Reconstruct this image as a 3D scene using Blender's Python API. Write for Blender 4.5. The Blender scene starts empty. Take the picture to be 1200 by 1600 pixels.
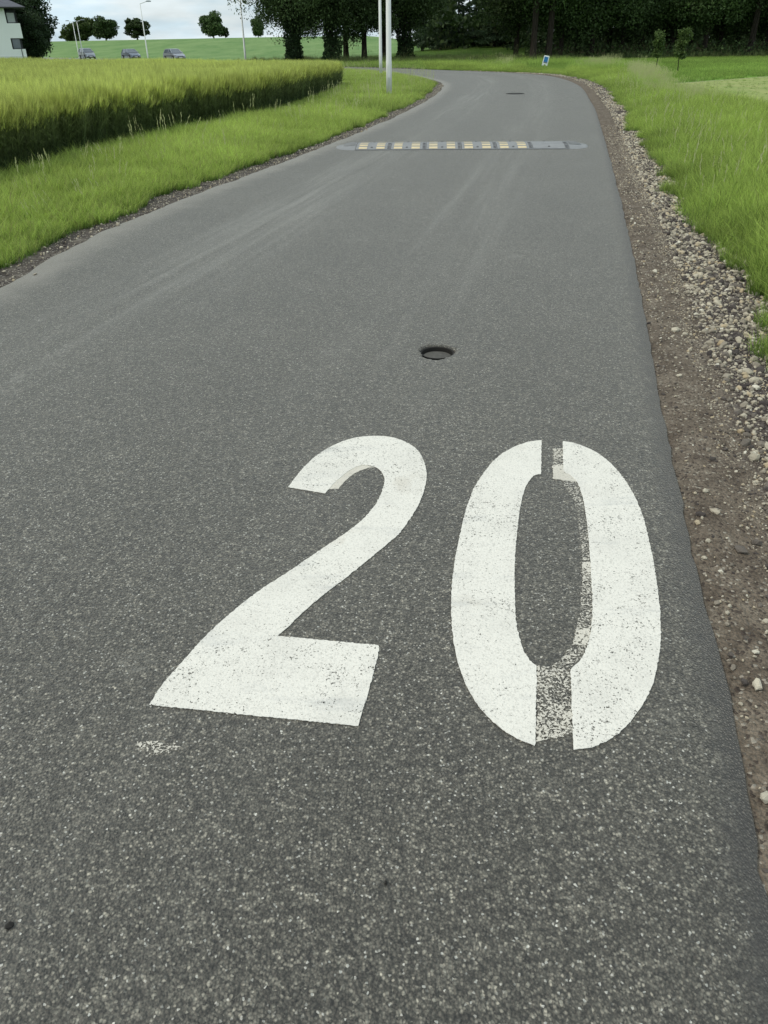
import bpy, bmesh, math, random
import numpy as np
from mathutils import Vector, Matrix, noise as mnoise
from mathutils.geometry import tessellate_polygon

random.seed(7); rng = np.random.default_rng(7)
R = math.radians
sc = bpy.context.scene
col = sc.collection

# ---------------------------------------------------------------- camera, world, sun, exposure
CAM_H, PITCH, ROLL, FPX = 1.45, 31.5, 0.8, 1200.0
cd = bpy.data.cameras.new('camera'); cam = bpy.data.objects.new('camera', cd); col.objects.link(cam)
cd.sensor_fit = 'VERTICAL'; cd.sensor_height = 24.0; cd.lens = 24.0 * FPX / 1600
cd.clip_start = 0.05; cd.clip_end = 6000
cam.matrix_world = Matrix.Translation((0, 0, CAM_H)) @ Matrix.Rotation(R(90 - PITCH), 4, 'X') @ Matrix.Rotation(R(-ROLL), 4, 'Z')
sc.camera = cam

SUN_EL, SUN_AZ = 52, -105          # azimuth measured from +Y (view direction), negative = left
world = bpy.data.worlds.new('World'); sc.world = world; world.use_nodes = True
wt = world.node_tree; wt.nodes.clear()
def wn(t, **k):
    n = wt.nodes.new(t)
    for a, b in k.items(): setattr(n, a, b)
    return n
sky = wn('ShaderNodeTexSky', sky_type='NISHITA', sun_disc=False, sun_elevation=R(SUN_EL), sun_rotation=R(SUN_AZ))
sky.air_density = 1.0; sky.dust_density = 2.0
tc = wn('ShaderNodeTexCoord'); mp = wn('ShaderNodeMapping'); mp.inputs['Scale'].default_value = (1.0, 1.0, 4.5)
nz = wn('ShaderNodeTexNoise'); nz.inputs['Scale'].default_value = 5.5; nz.inputs['Detail'].default_value = 7; nz.inputs['Roughness'].default_value = .55
cr = wn('ShaderNodeValToRGB'); cr.color_ramp.elements[0].position = .36; cr.color_ramp.elements[1].position = .62
cr.color_ramp.elements[0].color = (.66, .66, .66, 1); cr.color_ramp.elements[1].color = (.97, .97, .97, 1)
nz2 = wn('ShaderNodeTexNoise'); nz2.inputs['Scale'].default_value = 14; nz2.inputs['Detail'].default_value = 5
cl = wn('ShaderNodeValToRGB'); cl.color_ramp.elements[0].color = (7.4, 9.2, 10.2, 1); cl.color_ramp.elements[1].color = (9.3, 10.4, 10.8, 1)
cl.color_ramp.elements[0].position = .35; cl.color_ramp.elements[1].position = .6
mx = wn('ShaderNodeMixRGB'); bg = wn('ShaderNodeBackground'); bg.inputs['Strength'].default_value = .1
wo = wn('ShaderNodeOutputWorld')
L = wt.links.new
L(tc.outputs['Generated'], mp.inputs[0]); L(mp.outputs[0], nz.inputs['Vector']); L(mp.outputs[0], nz2.inputs['Vector'])
L(nz.outputs['Fac'], cr.inputs[0]); L(nz2.outputs['Fac'], cl.inputs[0])
L(cr.outputs[0], mx.inputs['Fac']); L(sky.outputs[0], mx.inputs[1]); L(cl.outputs[0], mx.inputs[2])
L(mx.outputs[0], bg.inputs['Color']); L(bg.outputs[0], wo.inputs['Surface'])

sd = bpy.data.lights.new('sun', 'SUN'); sun = bpy.data.objects.new('sun', sd); col.objects.link(sun)
sd.energy = 1.5; sd.angle = R(12); sd.color = (1, .90, .76)
a, e = R(SUN_AZ), R(SUN_EL)
sdir = Vector((math.sin(a) * math.cos(e), math.cos(a) * math.cos(e), math.sin(e)))
sun.rotation_euler = sdir.to_track_quat('Z', 'Y').to_euler()

sc.view_settings.view_transform = 'Standard'; sc.view_settings.look = 'None'
sc.view_settings.gamma = 1; sc.view_settings.use_curve_mapping = False
sc.view_settings.exposure = 0.0

# ---------------------------------------------------------------- maths helpers
def ray(px, py):
    u = (px - 600) / FPX; v = -(py - 800) / FPX
    c, s = math.cos(R(ROLL)), math.sin(R(ROLL)); u, v = c * u + s * v, -s * u + c * v
    t = R(PITCH)
    return (u, math.cos(t) + v * math.sin(t), -math.sin(t) + v * math.cos(t))
def gp(px, py, z=0.0):                      # a point of the ground plane
    d = ray(px, py); t = (z - CAM_H) / d[2]; return (d[0] * t, d[1] * t)
def at(px, Y):                              # x of a picture column at distance Y (far things)
    d = ray(px, 75); return d[0] / d[1] * Y
def sstep(a, b, x): 
    t = np.clip((np.asarray(x, float) - a) / (b - a), 0, 1); return t * t * (3 - 2 * t)
def catmull(P, n=8):
    P = [np.array(p, float) for p in P]; P = [2 * P[0] - P[1]] + P + [2 * P[-1] - P[-2]]; out = []
    for i in range(1, len(P) - 2):
        p0, p1, p2, p3 = P[i-1:i+3]
        for k in range(n):
            t = k / n
            out.append(.5 * ((2*p1) + (-p0+p2)*t + (2*p0-5*p1+4*p2-p3)*t*t + (-p0+3*p1-3*p2+p3)*t**3))
    out.append(P[-2]); return np.array(out)
def resample(P, n):
    s = np.r_[0, np.cumsum(np.hypot(*np.diff(P, axis=0).T))]; q = np.linspace(0, s[-1], n)
    return np.c_[np.interp(q, s, P[:, 0]), np.interp(q, s, P[:, 1])]
def sdist(P, X, Y):                         # signed distance to an open polyline, + on its right side; also arc position
    X = np.asarray(X, float).ravel(); Y = np.asarray(Y, float).ravel()
    best = np.full(X.shape, 1e18); sg = np.zeros(X.shape); arc = np.zeros(X.shape); acc = 0.0
    for (ax, ay), (bx, by) in zip(P[:-1], P[1:]):
        dx, dy = bx-ax, by-ay; l2 = dx*dx+dy*dy
        if l2 < 1e-12: continue
        t = np.clip(((X-ax)*dx+(Y-ay)*dy)/l2, 0, 1); qx = X-ax-t*dx; qy = Y-ay-t*dy; d2 = qx*qx+qy*qy
        m = d2 < best; best[m] = d2[m]; sg[m] = np.sign(dy*(X-ax)-dx*(Y-ay))[m]; arc[m] = (acc+t*math.sqrt(l2))[m]
        acc += math.sqrt(l2)
    return np.sqrt(best) * sg, arc
def inpoly(P, X, Y):
    c = np.zeros(np.shape(X), bool); j = len(P) - 1
    for i in range(len(P)):
        xi, yi = P[i]; xj, yj = P[j]
        if yi != yj: c ^= ((yi > Y) != (yj > Y)) & (X < (xj-xi)*(Y-yi)/(yj-yi)+xi)
        j = i
    return c
def fnoise(X, Y, s, seed=0):                # cheap smooth value noise
    X0 = np.asarray(X)*s; Y0 = np.asarray(Y)*s; return .62*fn1(X0*.8-Y0*.6, X0*.6+Y0*.8, seed) + .38*fn1((X0*.38+Y0*.92)*1.9, (Y0*.38-X0*.92)*1.9, seed+9)
def fn1(X, Y, seed):
    X = X + seed*17.3; Y = Y + seed*5.1
    xi = np.floor(X).astype(int); yi = np.floor(Y).astype(int); fx = X-xi; fy = Y-yi; fx = fx*fx*(3-2*fx); fy = fy*fy*(3-2*fy)
    def h(a, b): 
        v = np.sin(a*127.1+b*311.7+seed*74.7)*43758.5453; return v-np.floor(v)
    return (h(xi,yi)*(1-fx)+h(xi+1,yi)*fx)*(1-fy)+(h(xi,yi+1)*(1-fx)+h(xi+1,yi+1)*fx)*fy

def H(x, y):                                # height of the land
    x = np.asarray(x, float); y = np.asarray(y, float)
    left = 1 - sstep(-12, 14, x - 0.02*y)
    z = -0.55 * sstep(66, 118, y) * left
    z = z + 3.2 * sstep(150, 285, y) * (1 - sstep(290, 520, y)) * left * (1 + .12*sstep(-120, -20, x))
    z = z + 0.95 * sstep(84, 112, y) * (1-left) * (1 - sstep(40, 60, x))
    return z

# ---------------------------------------------------------------- scene helpers
def tag(o, label=None, cat=None, group=None, kind=None):
    if label: o['label'] = label
    if cat: o['category'] = cat
    if group: o['group'] = group
    if kind: o['kind'] = kind
    return o
def empty(name, loc=(0, 0, 0), rz=0, **k):
    o = bpy.data.objects.new(name, None); o.empty_display_size = .2; col.objects.link(o); o.location = loc; o.rotation_euler = (0, 0, rz); return tag(o, **k)
def mesh_obj(name, verts, faces, mat, parent=None, smooth=False, **k):
    me = bpy.data.meshes.new(name)
    if isinstance(faces, np.ndarray):
        n = len(verts); me.vertices.add(n); me.vertices.foreach_set('co', np.asarray(verts, np.float32).ravel())
        k_ = faces.shape[1]; me.loops.add(faces.size); me.loops.foreach_set('vertex_index', faces.astype(np.int32).ravel())
        me.polygons.add(len(faces)); me.polygons.foreach_set('loop_start', np.arange(0, faces.size, k_, dtype=np.int32))
        me.update(calc_edges=True)
    else:
        me.from_pydata([tuple(map(float, v)) for v in verts], [], faces)
    if smooth: me.polygons.foreach_set('use_smooth', [True]*len(me.polygons))
    me.update()
    for m in (mat if isinstance(mat, (list, tuple)) else [mat]): me.materials.append(m)
    o = bpy.data.objects.new(name, me); col.objects.link(o); o.parent = parent
    return tag(o, **k)
def attr(o, name, vals, typ='FLOAT'):
    at_ = o.data.attributes.new(name, typ, 'POINT')
    at_.data.foreach_set({'FLOAT': 'value', 'INT': 'value', 'FLOAT_VECTOR': 'vector'}[typ], np.asarray(vals).ravel())
class MB:                                   # collects boxes, tubes, prisms into one mesh
    def __init__(s): s.v = []; s.f = []
    def add(s, v, f):
        b = len(s.v); s.v += [tuple(p) for p in v]; s.f += [tuple(i+b for i in q) for q in f]; return s
    def box(s, c, d, rot=None):
        v = [Vector((x*d[0]/2, y*d[1]/2, z*d[2]/2)) for x in (-1,1) for y in (-1,1) for z in (-1,1)]
        if rot: v = [rot @ p for p in v]
        v = [p + Vector(c) for p in v]
        return s.add(v, [(0,1,3,2),(4,6,7,5),(0,4,5,1),(2,3,7,6),(0,2,6,4),(1,5,7,3)])
    def tube(s, pts, rad, n=8, cap=True):
        pts = [Vector(p) for p in pts]; rings = []
        if not isinstance(rad, (list, tuple)): rad = [rad]*len(pts)
        for i, p in enumerate(pts):
            d = (pts[min(i+1, len(pts)-1)] - pts[max(i-1, 0)]).normalized()
            q = d.to_track_quat('Z', 'Y')
            rings.append([p + q @ Vector((math.cos(2*math.pi*k/n)*rad[i], math.sin(2*math.pi*k/n)*rad[i], 0)) for k in range(n)])
        v = [p for r in rings for p in r]
        f = [(i*n+k, i*n+(k+1)%n, (i+1)*n+(k+1)%n, (i+1)*n+k) for i in range(len(pts)-1) for k in range(n)]
        if cap: f += [tuple(range(n-1, -1, -1)), tuple((len(pts)-1)*n+k for k in range(n))]
        return s.add(v, f)
    def prism(s, poly, z0, z1):
        n = len(poly); v = [(x, y, z0) for x, y in poly] + [(x, y, z1) for x, y in poly]
        return s.add(v, [tuple(range(n-1, -1, -1)), tuple(range(n, 2*n))] + [(i, (i+1)%n, n+(i+1)%n, n+i) for i in range(n)])
    def build(s, name, mat, parent=None, smooth=False, **k): return mesh_obj(name, s.v, s.f, mat, parent, smooth, **k)
def copy_tree(o, parent=None):
    c = o.copy(); col.objects.link(c)
    if parent: c.parent = parent
    for ch in [q for q in bpy.data.objects if q.parent is o]: copy_tree(ch, c)
    return c

# ---------------------------------------------------------------- materials
class NT:
    def __init__(s, name):
        s.m = bpy.data.materials.new(name); s.m.use_nodes = True; s.t = s.m.node_tree; s.t.nodes.clear()
        s.out = s.n('ShaderNodeOutputMaterial'); s.p = s.n('ShaderNodeBsdfPrincipled'); s.l(s.p.outputs[0], s.out.inputs[0])
        s.geo = s.n('ShaderNodeNewGeometry')
    def n(s, t, **k):
        q = s.t.nodes.new(t)
        for a_, b_ in k.items(): setattr(q, a_, b_)
        return q
    def l(s, a_, b_): s.t.links.new(a_, b_)
    def set(s, sock, v):
        if hasattr(v, 'is_linked') or hasattr(v, 'links'): s.l(v, sock)
        else: sock.default_value = v
    def pos(s, scale=(1,1,1), obj=False):
        m = s.n('ShaderNodeMapping'); m.inputs['Scale'].default_value = scale
        s.l((s.n('ShaderNodeTexCoord').outputs['Object'] if obj else s.geo.outputs['Position']), m.inputs[0]); return m.outputs[0]
    def noise(s, scale, detail=3, rough=.5, vec=None, dist=0):
        q = s.n('ShaderNodeTexNoise'); q.inputs['Scale'].default_value = scale; q.inputs['Detail'].default_value = detail
        q.inputs['Roughness'].default_value = rough; q.inputs['Distortion'].default_value = dist
        s.l(vec or s.geo.outputs['Position'], q.inputs['Vector']); return q.outputs['Fac']
    def vor(s, scale, vec=None, out='Color', feature='F1'):
        q = s.n('ShaderNodeTexVoronoi', feature=feature); q.inputs['Scale'].default_value = scale
        s.l(vec or s.geo.outputs['Position'], q.inputs['Vector']); return q.outputs[out]
    def sep(s, c, i=0):
        q = s.n('ShaderNodeSeparateXYZ'); s.l(c, q.inputs[0]); return q.outputs[i]
    def math(s, op, a_, b_=0.0, c_=None, clamp=False):
        q = s.n('ShaderNodeMath', operation=op, use_clamp=clamp); s.set(q.inputs[0], a_); s.set(q.inputs[1], b_)
        if c_ is not None: s.set(q.inputs[2], c_)
        return q.outputs[0]
    def ss(s, x, a_, b_, o0=0.0, o1=1.0):
        q = s.n('ShaderNodeMapRange', interpolation_type='SMOOTHSTEP'); s.set(q.inputs[0], x)
        for i, v in enumerate((a_, b_, o0, o1)): q.inputs[i+1].default_value = v
        return q.outputs[0]
    def lin(s, x, a_, b_, o0=0.0, o1=1.0):
        q = s.n('ShaderNodeMapRange'); s.set(q.inputs[0], x)
        for i, v in enumerate((a_, b_, o0, o1)): q.inputs[i+1].default_value = v
        return q.outputs[0]
    def ramp(s, x, stops, interp='LINEAR'):
        q = s.n('ShaderNodeValToRGB'); q.color_ramp.interpolation = interp; e_ = q.color_ramp.elements
        while len(e_) < len(stops): e_.new(.5)
        for k_, (p_, c_) in enumerate(stops):
            e_[k_].position = p_; e_[k_].color = (c_, c_, c_, 1) if isinstance(c_, (int, float)) else (*c_, 1)
        s.l(x, q.inputs[0]); return q.outputs[0]
    def mix(s, f, a_, b_, bt='MIX'):
        q = s.n('ShaderNodeMixRGB', blend_type=bt); s.set(q.inputs[0], f)
        for i, v in ((1, a_), (2, b_)):
            if isinstance(v, tuple): q.inputs[i].default_value = (*v, 1)
            elif isinstance(v, (int, float)): q.inputs[i].default_value = (v, v, v, 1)
            else: s.l(v, q.inputs[i])
        return q.outputs[0]
    def attr(s, name, typ='GEOMETRY', out='Fac'):
        q = s.n('ShaderNodeAttribute', attribute_type=typ, attribute_name=name); return q.outputs[out]
    def bump(s, h_, strength=.5, dist=.01):
        q = s.n('ShaderNodeBump'); q.inputs['Strength'].default_value = strength; q.inputs['Distance'].default_value = dist
        s.l(h_, q.inputs['Height']); s.l(q.outputs[0], s.p.inputs['Normal'])
    def done(s, color, rough=.8, spec=.3, metal=0.0):
        if isinstance(color, tuple): s.p.inputs['Base Color'].default_value = (*color, 1)
        else: s.l(color, s.p.inputs['Base Color'])
        s.set(s.p.inputs['Roughness'], rough); s.p.inputs['Specular IOR Level'].default_value = spec; s.p.inputs['Metallic'].default_value = metal
        return s.m

def plain(name, c, rough=.6, spec=.4, metal=0.0, var=.15, scale=6.0):
    m = NT(name); f = m.noise(scale, 4, vec=m.pos(obj=True))
    k = m.mix(f, tuple(x*(1-var) for x in c), tuple(min(1, x*(1+var)) for x in c))
    return m.done(k, rough, spec, metal)

def asphalt_material():
    m = NT('asphalt_aggregate')
    dR, dL = m.attr('d_right'), m.attr('d_left'); arc = m.attr('arc')
    # grains
    v1 = m.vor(170); v2 = m.vor(85); v3 = m.vor(300); 
    g = m.ramp(m.sep(v1, 0), [(0, .03), (.3, .075), (.62, .15), (.84, .26), (.95, .40), (1, .62)])
    g2 = m.ramp(m.sep(v2, 1), [(0, .06), (.5, .13), (.9, .21), (.985, .32), (1, .6)])
    g3 = m.ramp(m.sep(v3, 2), [(0, .06), (.6, .14), (.93, .24), (1, .6)])
    c = m.mix(.16, g, g2); c = m.mix(.18, c, g3); c = m.mix(1.0, c, (.735, .68, .54), 'MULTIPLY')
    c = m.mix(1.0, c, m.ramp(m.vor(170, out='Distance'), [(.25, 1.12), (.62, .55)]), 'MULTIPLY')
    sp = m.vor(245); c = m.mix(m.ss(m.sep(sp, 2), .972, .998, 0, .8), c, (.56, .545, .48))
    c = m.mix(1.0, c, m.ramp(m.noise(45, 3), [(.3, .68), (.7, 1.32)]), 'MULTIPLY')
    c = m.mix(1.0, c, m.ramp(m.sep(m.vor(62), 0), [(0, .88), (.8, 1.03), (.93, 1.2), (1, 1.4)]), 'MULTIPLY')
    big = m.noise(.9, 5, .6); c = m.mix(1.0, c, m.ramp(big, [(.25, .86), (.75, 1.13)]), 'MULTIPLY')
    mid = m.noise(7, 4, .6); c = m.mix(1.0, c, m.ramp(mid, [(.3, .93), (.7, 1.08)]), 'MULTIPLY')
    # dust streaks polished by tyres, following the road
    comb = m.n('ShaderNodeCombineXYZ'); m.l(m.math('MULTIPLY', dR, 9.0), comb.inputs[0]); m.l(m.math('MULTIPLY', arc, .28), comb.inputs[1])
    st = m.noise(1.0, 4, .62, vec=comb.outputs[0])
    comb2 = m.n('ShaderNodeCombineXYZ'); m.l(m.math('MULTIPLY', dR, 3.0), comb2.inputs[0]); m.l(m.math('MULTIPLY', arc, .12), comb2.inputs[1])
    st2 = m.noise(1.0, 3, .5, vec=comb2.outputs[0])
    tot = None
    for c0, w, a_ in ((1.35, .30, .75), (3.25, .38, 1.0), (3.62, .10, .55), (1.72, .08, .5)):
        d_ = m.math('DIVIDE', m.math('SUBTRACT', dR, c0), w); gss = m.math('POWER', 2.718, m.math('MULTIPLY', m.math('MULTIPLY', d_, d_), -1.0))
        q = m.math('MULTIPLY', gss, a_); tot = q if tot is None else m.math('ADD', tot, q)
    track = m.math('MULTIPLY', m.math('MULTIPLY', tot, m.ss(st, .30, .80)), m.ss(st2, .35, .65, .25, 1.0))
    track = m.math('MULTIPLY', track, m.ss(arc, 6.0, 11.0, .22, 1.0))
    c = m.mix(m.math('MULTIPLY', track, .42, clamp=True), c, (.36, .35, .31))
    # pale dusty blotches
    bl = m.ss(m.noise(2.3, 5, .65), .60, .74); bl2 = m.ss(m.noise(38, 2), .42, .62)
    c = m.mix(m.math('MULTIPLY', m.math('MULTIPLY', bl, bl2), .40), c, (.36, .35, .30))
    c = m.mix(m.math('MULTIPLY', m.ss(m.noise(1.7, 5, .7), .62, .80), .38), c, (.05, .048, .044))
    c = m.mix(m.ss(m.sep(m.vor(1.15), 0), .985, .99, 0, 0), c, (.03, .03, .03))
    # edges: fresh dark binder at the right rim, dust and fines at the left rim
    ed = m.math('ADD', dR, m.math('MULTIPLY', m.math('SUBTRACT', m.noise(14, 5, .7), .5), .16))
    c = m.mix(m.ss(ed, .01, .115, .85, .0), c, (.036, .034, .031))
    el = m.math('ADD', dL, m.math('MULTIPLY', m.math('SUBTRACT', m.noise(3, 4), .5), .35))
    c = m.mix(m.ss(el, .04, .42, .75, .0), c, (.235, .215, .18))
    # grain bump, and sheen added to brighten the road at grazing angles
    h_ = m.math('ADD', m.math('MULTIPLY', m.vor(150, out='Distance'), -1.0), m.math('MULTIPLY', m.noise(60, 3), .8))
    m.bump(h_, .8, .006)
    m.p.inputs['Sheen Weight'].default_value = .24; m.p.inputs['Sheen Roughness'].default_value = .45; m.p.inputs['Sheen Tint'].default_value = (1, .95, .86, 1)
    return m.done(c, .58, .55)

def paint_material(name, tint, wear, alpha_attr=None):
    m = NT(name)
    pits = m.noise(150, 3, .7); mid = m.noise(16, 4, .6); big = m.noise(2.4, 3, .6)
    w = m.math('ADD', m.math('MULTIPLY', mid, .20), m.math('MULTIPLY', pits, .80))
    w = m.math('ADD', w, m.math('MULTIPLY', m.math('SUBTRACT', big, .5), .22))
    if alpha_attr: w = m.math('ADD', w, m.attr(alpha_attr))
    alpha = m.ss(w, wear, wear + .04, 1.0, 0.0)
    c = m.mix(m.ss(m.noise(5, 4, .6), .42, .7, 0, .55), tint, tuple(x*.86 for x in tint))
    c = m.mix(m.ss(m.noise(170, 3), .48, .72, 0, .7), c, tuple(x*.66 for x in tint))
    c = m.mix(m.ss(m.noise(3.1, 5, .6, dist=.5), .60, .70, 0, .45), c, (.58, .53, .44))
    grime = m.ss(m.noise(1.0, 4, .6, vec=m.pos((2.5, 11, 1))), .55, .72, 0, .30)
    c = m.mix(grime, c, (.36, .37, .37))
    h_ = m.math('ADD', m.noise(120, 3), m.math('MULTIPLY', m.vor(150, out='Distance'), -.7)); m.bump(h_, .45, .004)
    c = m.done(c, .62, .35)
    tr = m.n('ShaderNodeBsdfTransparent'); ms = m.n('ShaderNodeMixShader'); m.l(alpha, ms.inputs[0]); m.l(tr.outputs[0], ms.inputs[1]); m.l(m.p.outputs[0], ms.inputs[2]); m.l(ms.outputs[0], m.out.inputs[0])
    return m.m

def soil_material():
    m = NT('shoulder_soil'); d = m.attr('d')
    n1 = m.noise(7, 6, .65); n2 = m.noise(60, 4, .7)
    c = m.ramp(n1, [(.28, (.095, .074, .056)), (.5, (.175, .142, .108)), (.74, (.27, .228, .175))])
    c = m.mix(1.0, c, m.ramp(n2, [(.3, .62), (.7, 1.35)]), 'MULTIPLY')
    v = m.vor(110); c = m.mix(m.ss(m.sep(v, 0), .93, .96, 0, .75), c, (.42, .38, .31))
    c = m.mix(m.ss(m.sep(v, 1), .86, .9, 0, .7), c, (.05, .038, .034))
    # dark crushed fines further from the road
    dk = m.math('ADD', d, m.math('MULTIPLY', m.math('SUBTRACT', m.noise(3.5, 5, .6), .5), .5))
    fines = m.ramp(m.sep(m.vor(140), 2), [(0, (.028, .022, .022)), (.55, (.07, .055, .052)), (.85, (.14, .118, .105)), (1, (.33, .30, .26))])
    c = m.mix(m.ss(dk, .26, .44, 0, .94), c, fines)
    m.bump(m.math('ADD', m.math('MULTIPLY', n2, .6), m.math('ADD', m.noise(18, 4, .6), m.math('MULTIPLY', m.vor(110, out='Distance'), -.8))), .9, .014)
    return m.done(c, .95, .15)

def left_soil_material():
    m = NT('left_shoulder_soil'); n1 = m.noise(6, 6, .65); n2 = m.noise(55, 4, .7)
    c = m.ramp(n1, [(.3, (.045, .038, .036)), (.55, (.11, .095, .08)), (.75, (.22, .20, .165))])
    c = m.mix(1.0, c, m.ramp(n2, [(.3, .6), (.7, 1.4)]), 'MULTIPLY')
    c = m.mix(m.ss(m.sep(m.vor(80), 0), .93, .97, 0, .8), c, (.5, .47, .40))
    m.bump(m.math('ADD', n2, m.noise(18, 4, .6)), .9, .014); return m.done(c, .95, .15)

def land_material():
    m = NT('land_cover'); P = m.geo.outputs['Position']; x = m.sep(P, 0); y = m.sep(P, 1)
    n1 = m.noise(.35, 6, .6); n2 = m.noise(6, 5, .7); n3 = m.noise(.06, 4, .5)
    c = m.ramp(n1, [(.3, (.050, .105, .016)), (.7, (.095, .165, .028))])
    # crop field on the rise
    rows = m.noise(1.0, 7, .72, vec=m.pos((.22, .06, .25)))
    hill = m.ramp(rows, [(.34, (.115, .215, .070)), (.66, (.205, .30, .115))])
    c = m.mix(m.math('MULTIPLY', m.ss(y, 112, 128), m.ss(m.math('SUBTRACT', x, m.math('MULTIPLY', y, .03)), 4.0, -4.0)), c, hill)
    # mown, paler grass on the right side of a straight cut line
    ln = m.math('ADD', m.math('MULTIPLY', m.math('SUBTRACT', x, 9.4), .655), m.math('MULTIPLY', m.math('SUBTRACT', y, 31.45), -.755))
    ln = m.math('ADD', ln, m.math('MULTIPLY', m.math('SUBTRACT', m.noise(1.2, 3), .5), .5))
    mown = m.ramp(m.noise(1.0, 5, .65, vec=m.pos((1.2, .5, 1))), [(.3, (.22, .30, .085)), (.7, (.36, .38, .15))])
    c = m.mix(m.math('MULTIPLY', m.ss(ln, -.1, .2), m.ss(x, 4.5, 6)), c, mown)
    rim = m.math('MULTIPLY', m.ss(ln, -.25, 0), m.ss(ln, .45, .1)); c = m.mix(m.math('MULTIPLY', rim, m.ss(x, 7, 8, 0, .6)), c, (.36, .35, .19))
    # meadow with paler and deeper green bands
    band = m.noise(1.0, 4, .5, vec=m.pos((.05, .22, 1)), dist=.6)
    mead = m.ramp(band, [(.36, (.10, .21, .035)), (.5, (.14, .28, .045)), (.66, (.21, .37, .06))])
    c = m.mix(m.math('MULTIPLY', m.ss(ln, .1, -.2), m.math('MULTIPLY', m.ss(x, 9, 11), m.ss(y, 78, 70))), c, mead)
    # forest floor
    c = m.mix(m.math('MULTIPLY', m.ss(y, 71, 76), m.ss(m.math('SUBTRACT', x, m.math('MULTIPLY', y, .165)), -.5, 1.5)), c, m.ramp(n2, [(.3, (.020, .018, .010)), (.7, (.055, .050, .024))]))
    c = m.mix(1.0, c, m.ramp(n2, [(.3, .8), (.7, 1.2)]), 'MULTIPLY')
    m.bump(n2, .8, .06); return m.done(c, .95, .1)

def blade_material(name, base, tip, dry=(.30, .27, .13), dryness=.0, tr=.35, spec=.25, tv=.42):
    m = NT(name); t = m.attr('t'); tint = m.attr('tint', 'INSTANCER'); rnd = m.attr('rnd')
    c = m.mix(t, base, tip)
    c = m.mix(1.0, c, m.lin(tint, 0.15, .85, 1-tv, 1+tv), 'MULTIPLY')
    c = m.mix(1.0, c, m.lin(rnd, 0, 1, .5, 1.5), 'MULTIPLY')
    k = m.math('MULTIPLY', m.ss(m.math('ADD', rnd, m.math('MULTIPLY', tint, .25)), 1.12 - dryness, 1.2 - dryness), .85)
    c = m.mix(k, c, dry)
    m.done(c, .55, spec)
    tl = m.n('ShaderNodeBsdfTranslucent'); m.l(c, tl.inputs[0]); ms = m.n('ShaderNodeMixShader'); ms.inputs[0].default_value = tr
    m.l(m.p.outputs[0], ms.inputs[1]); m.l(tl.outputs[0], ms.inputs[2]); m.l(ms.outputs[0], m.out.inputs[0])
    return m.m

def leaf_material(name, dark, light, tr=.18):
    m = NT(name); rnd = m.attr('rnd'); ob = m.n('ShaderNodeObjectInfo').outputs['Random']
    c = m.mix(rnd, dark, light); c = m.mix(1.0, c, m.lin(ob, 0, 1, .75, 1.3), 'MULTIPLY'); m.done(c, .6, .2)
    tl = m.n('ShaderNodeBsdfTranslucent'); m.l(c, tl.inputs[0]); ms = m.n('ShaderNodeMixShader'); ms.inputs[0].default_value = tr
    m.l(m.p.outputs[0], ms.inputs[1]); m.l(tl.outputs[0], ms.inputs[2]); m.l(ms.outputs[0], m.out.inputs[0]); return m.m

def bark_material(name, a_, b_):
    m = NT(name); n_ = m.noise(5, 5, .7, vec=m.pos((3, 3, .5))); c = m.ramp(n_, [(.3, a_), (.7, b_)]); m.bump(n_, .8, .05); return m.done(c, .95, .1)

def stone_material():
    m = NT('verge_stone'); ob = m.n('ShaderNodeObjectInfo').outputs['Random']; tint = m.attr('tint', 'INSTANCER'); q = m.math('FRACT', m.math('ADD', ob, tint))
    c = m.ramp(q, [(0, (.065, .055, .052)), (.2, (.13, .112, .098)), (.36, (.28, .245, .195)), (.56, (.46, .41, .315)), (.78, (.55, .50, .39)), (.9, (.47, .37, .23)), (1, (.72, .69, .58))])
    c = m.mix(1.0, c, m.ramp(m.noise(40, 4, .6, vec=m.pos(obj=True)), [(.3, .72), (.7, 1.22)]), 'MULTIPLY')
    m.bump(m.noise(120, 3, vec=m.pos(obj=True)), .5, .004); return m.done(c, .9, .2)

ASPH = asphalt_material(); SOIL = soil_material(); LSOIL = left_soil_material(); LAND = land_material(); STONE = stone_material()
WHITE = paint_material('road_paint_white', (.775, .745, .665), .595)
OLD = paint_material('road_paint_old', (.64, .60, .51), .49, 'wear')
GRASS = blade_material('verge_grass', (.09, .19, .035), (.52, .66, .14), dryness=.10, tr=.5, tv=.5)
GRASS2 = blade_material('meadow_grass', (.13, .23, .045), (.42, .56, .13), dryness=.02, tr=.5)
DRYG = blade_material('seeding_grass', (.17, .30, .05), (.46, .60, .16), dry=(.47, .46, .25), dryness=.0, tr=.45)
WEED = blade_material('rank_weeds', (.05, .085, .025), (.17, .22, .075), dry=(.22, .21, .10), dryness=.18)
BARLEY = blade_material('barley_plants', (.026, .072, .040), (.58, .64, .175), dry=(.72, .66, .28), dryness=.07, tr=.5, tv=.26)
LEAF = leaf_material('oak_foliage', (.022, .042, .016), (.10, .155, .050))
IVY = leaf_material('ivy_foliage', (.014, .030, .014), (.055, .095, .032))
CONI = leaf_material('conifer_foliage', (.026, .050, .030), (.095, .145, .070))
LEAFL = leaf_material('light_foliage', (.05, .085, .024), (.12, .165, .05))
BARK = bark_material('dark_bark', (.018, .015, .012), (.055, .046, .036))
LAMPW = plain('lamp_white_paint', (.74, .75, .72), .5, .4, var=.08, scale=3)
LAMPG = plain('lamp_head_grey', (.33, .35, .37), .5)
RUBBER = plain('bump_rubber', (.245, .25, .25), .75, .3, var=.25, scale=9)
RUBBERD = plain('bump_rubber_joint', (.12, .122, .125), .8, .2)
YELLOW = plain('bump_yellow_tape', (.64, .53, .32), .6, .3, var=.2, scale=14)

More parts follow.
